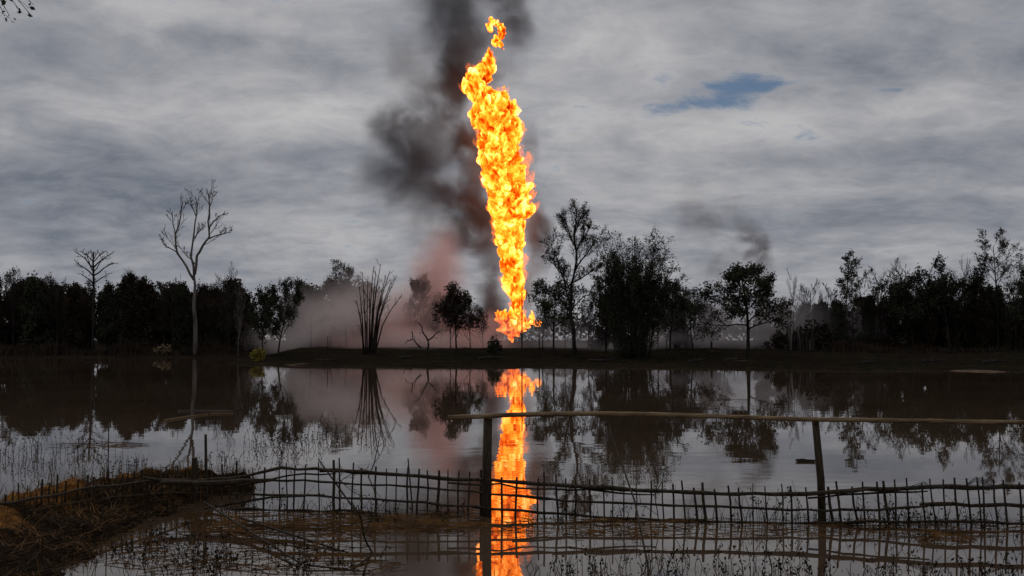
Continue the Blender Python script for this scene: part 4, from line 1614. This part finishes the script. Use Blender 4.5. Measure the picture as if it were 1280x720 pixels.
WD = [(16, .50, 7, .35), (20, .42, 6, .45), (12, .6, 5, .25), (16, .35, 0, .3), (10, .45, 3, .2)]
WSEED = [400]


def weeds(spots, label, group, kinds, s0=.8, s1=1.2):
    """one patch of uncountable weed stems"""
    mb = MB()
    for i, (px, py) in enumerate(spots):
        b = onz(px, py, 0)
        n_, h_, l_, sp_ = WD[kinds[i % len(kinds)]]
        WSEED[0] += 1
        k = R.uniform(s0, s1)
        w = weed_data(WSEED[0], n_, h_ * k, l_, sp_ * k)
        mb.add(np.concatenate(w.v) + np.array(tuple(b)), [])
        o_ = mb.n - w.n
        mb.f.extend([[q + o_ for q in f] for f in w.f])
    tag(mb.build('weeds', M_WEED), label, None, kind='stuff')


weeds([(15, 572), (45, 566), (62, 580), (88, 568), (112, 562), (35, 588)],
      'leafy weed standing in the water beyond the mud spit at the left', 'weeds in the water at the left', (0, 2, 4), .9, 1.3)
weeds([(328, 558), (345, 552), (360, 562), (378, 548), (395, 545), (352, 572), (412, 540), (425, 548)],
      'leafy weed in the water above the left part of the fence', 'weeds beyond the left part of the fence', (0, 1), .9, 1.3)
weeds([(172, 583), (262, 582), (285, 578), (150, 590), (110, 600)],
      'curly weed growing behind the crest of the mud spit', 'weeds behind the mud spit', (4, 0), .6, .9)
weeds([(360, 640), (405, 642), (325, 640), (440, 645), (480, 646), (515, 648), (340, 650)],
      'thin weed tangled in the left part of the fence', 'weeds tangled in the left of the fence', (3, 4, 1), .7, 1.0)
weeds([(690, 652), (715, 650), (742, 655), (765, 652), (672, 650)],
      'thin weed in the fence just right of the flame reflection', 'weeds in the fence right of the flame reflection', (3, 4), .7, 1.0)
weeds([(880, 655), (912, 656), (945, 655), (962, 654), (985, 656), (1000, 655)],
      'leafy weed in the fence left of the right-hand railing post', 'weeds in the fence left of the second railing post', (4, 3, 2), .8, 1.2)
weeds([(1050, 656), (1075, 657), (1098, 656), (1115, 658), (1140, 657), (1165, 659), (1190, 658), (1225, 660), (1255, 660)],
      'thin weed in the fence right of the second railing post', 'weeds in the fence right of the second railing post', (3, 4, 1), .7, 1.1)
weeds([(690, 715), (715, 722), (742, 712), (770, 720), (800, 712), (835, 722), (700, 735), (755, 735), (850, 706)],
      'grassy weed in the near water below the leaning cane', 'weeds in the near water right of the flame reflection', (3, 2, 4), .5, .8)
weeds([(905, 718), (935, 710), (962, 722), (990, 712), (1012, 720), (1062, 716)],
      'leafy weed in the near water by the second post reflection', 'weeds in the near water by the second post reflection', (4, 0, 3), .45, .7)
weeds([(1100, 722), (1135, 714), (1170, 722), (1210, 718), (1250, 722)],
      'leafy weed in the near water at the lower right corner', 'weeds in the near water at the lower right', (4, 0, 3), .4, .65)
weeds([(160, 700), (195, 690), (225, 705), (260, 698), (300, 712), (330, 705), (370, 716), (415, 708), (180, 722), (245, 722), (150, 685), (210, 676), (285, 682), (330, 684)],
      'straggly weed in the near water below the mud spit', 'weeds in the near water at the lower left', (3, 1, 4, 0), .5, .85)


# floating litter
def floating(name, label, pxr, pyr, n, l0, l1, mat, seed, w=.004, kind='stuff', along=0.5, zmax=.03):
    rs = random.Random(seed)
    mb = MB()
    for i in range(n):
        px, py = rs.uniform(*pxr), rs.uniform(*pyr)
        b = onz(px, py, 0)
        an = rs.gauss(0, along)
        l = rs.uniform(l0, l1)
        d = Vector((math.cos(an), math.sin(an), 0)) * l * .5
        z = rs.uniform(.002, zmax)
        k = Vector((rs.gauss(0, l * .05), rs.gauss(0, l * .05), rs.uniform(0, l * .06)))
        mb.tube([b - d + Vector((0, 0, z)), b + k + Vector((0, 0, z)), b + d + Vector((0, 0, z))], [w * rs.uniform(.6, 1.4)] * 3, 3, cap=False)
    return tag(mb.build(name, mat), label, None, kind=kind)


floating('straw', 'brown straw mat floating under the left part of the fence', (235, 600), (642, 668), 320, .1, .7, M_STRAW, 1, .004)
floating('straw', 'floating straw below the fence at the lower left', (150, 480), (655, 715), 150, .1, .8, M_STRAW, 2, .004, along=.7)
floating('straw', 'scattered straw floating along the right part of the fence', (600, 1290), (650, 672), 300, .08, .5, M_STRAW, 3, .0035)
floating('straw', 'thin brown line of drifting straw beyond the mud spit', (70, 165), (555, 558.5), 26, .3, .9, M_STRAW, 4, .004, along=.25)
floating('straw', 'drift of brown straw caught in water right of centre', (1150, 1215), (664, 682), 70, .05, .25, M_STRAW, 5, .004, along=1.2)
def reed(label, pts, r, mat):
    q = [onz(x, y_, .02) for x, y_ in pts]
    b0 = q[0].copy()
    mb = MB()
    mb.tube([p - b0 for p in q], [r * (1 - .6 * i / len(q)) for i in range(len(q))], 5)
    tag(mb.build('floating_reed', mat, loc=b0), label, 'reed')


reed('upper pale straight reed floating in open water at the left', [(222, 513.5), (245, 513), (270, 513), (292, 513.5)], .016, M_PALE)
reed('lower curved pale reed floating in open water at the left', [(205, 525.5), (225, 522), (245, 519), (265, 517), (292, 516.5)], .022, M_BAMBOO)
#pole('floating_reed', 'upper pale reed floating in open water at the left', 222, 514, .03, 33.5, 292, 514, 33.0, .035, mat=M_PALE, cat='reed')
#pole('floating_reed', 'lower curved pale reed floating in open water at the left', 205, 524, .03, 30.0, 290, 517, 32.2, .035, mat=M_BAMBOO, cat='reed', bend=.1)
floating('floating_leaves', 'small dark leaf raft floating left of the second railing post', (1000, 1015), (576.5, 578), 12, .1, .35, M_WEED, 7, .012)

# twigs of a near tree hanging into the top left corner
T = Tree(500, leaf=.022, leaves=2, spread=.012, up=-.1, wob=.25, minr=.0015)
ob = P(-40, -60, 6.0)
for tx, ty in [(6, 20), (12, 20), (24, 12), (42, 6), (0, 10), (38, 18)]:
    e = P(tx, ty, 6.0 + R.uniform(-.3, .3)) - ob
    q = [Vector((0, 0, 0)), e * .35 + Vector((0, 0, .03)), e * .7 + Vector((0, 0, .02)), e]
    T.limb(q, .006, .0015, 1)
    T.grow(q, .003, 1, ((0, 0, 0, 0), (4, .14, 40, .5), (1, .5, 30, .3)))
tw, cr = T.meshes(M_CHAR, M_LEAF)
t = thing('hanging_twigs', 'few thin leafy twigs hanging into the upper left corner', 'twig', ob)
link('stem', tw, t)
link('twigs', cr, t)
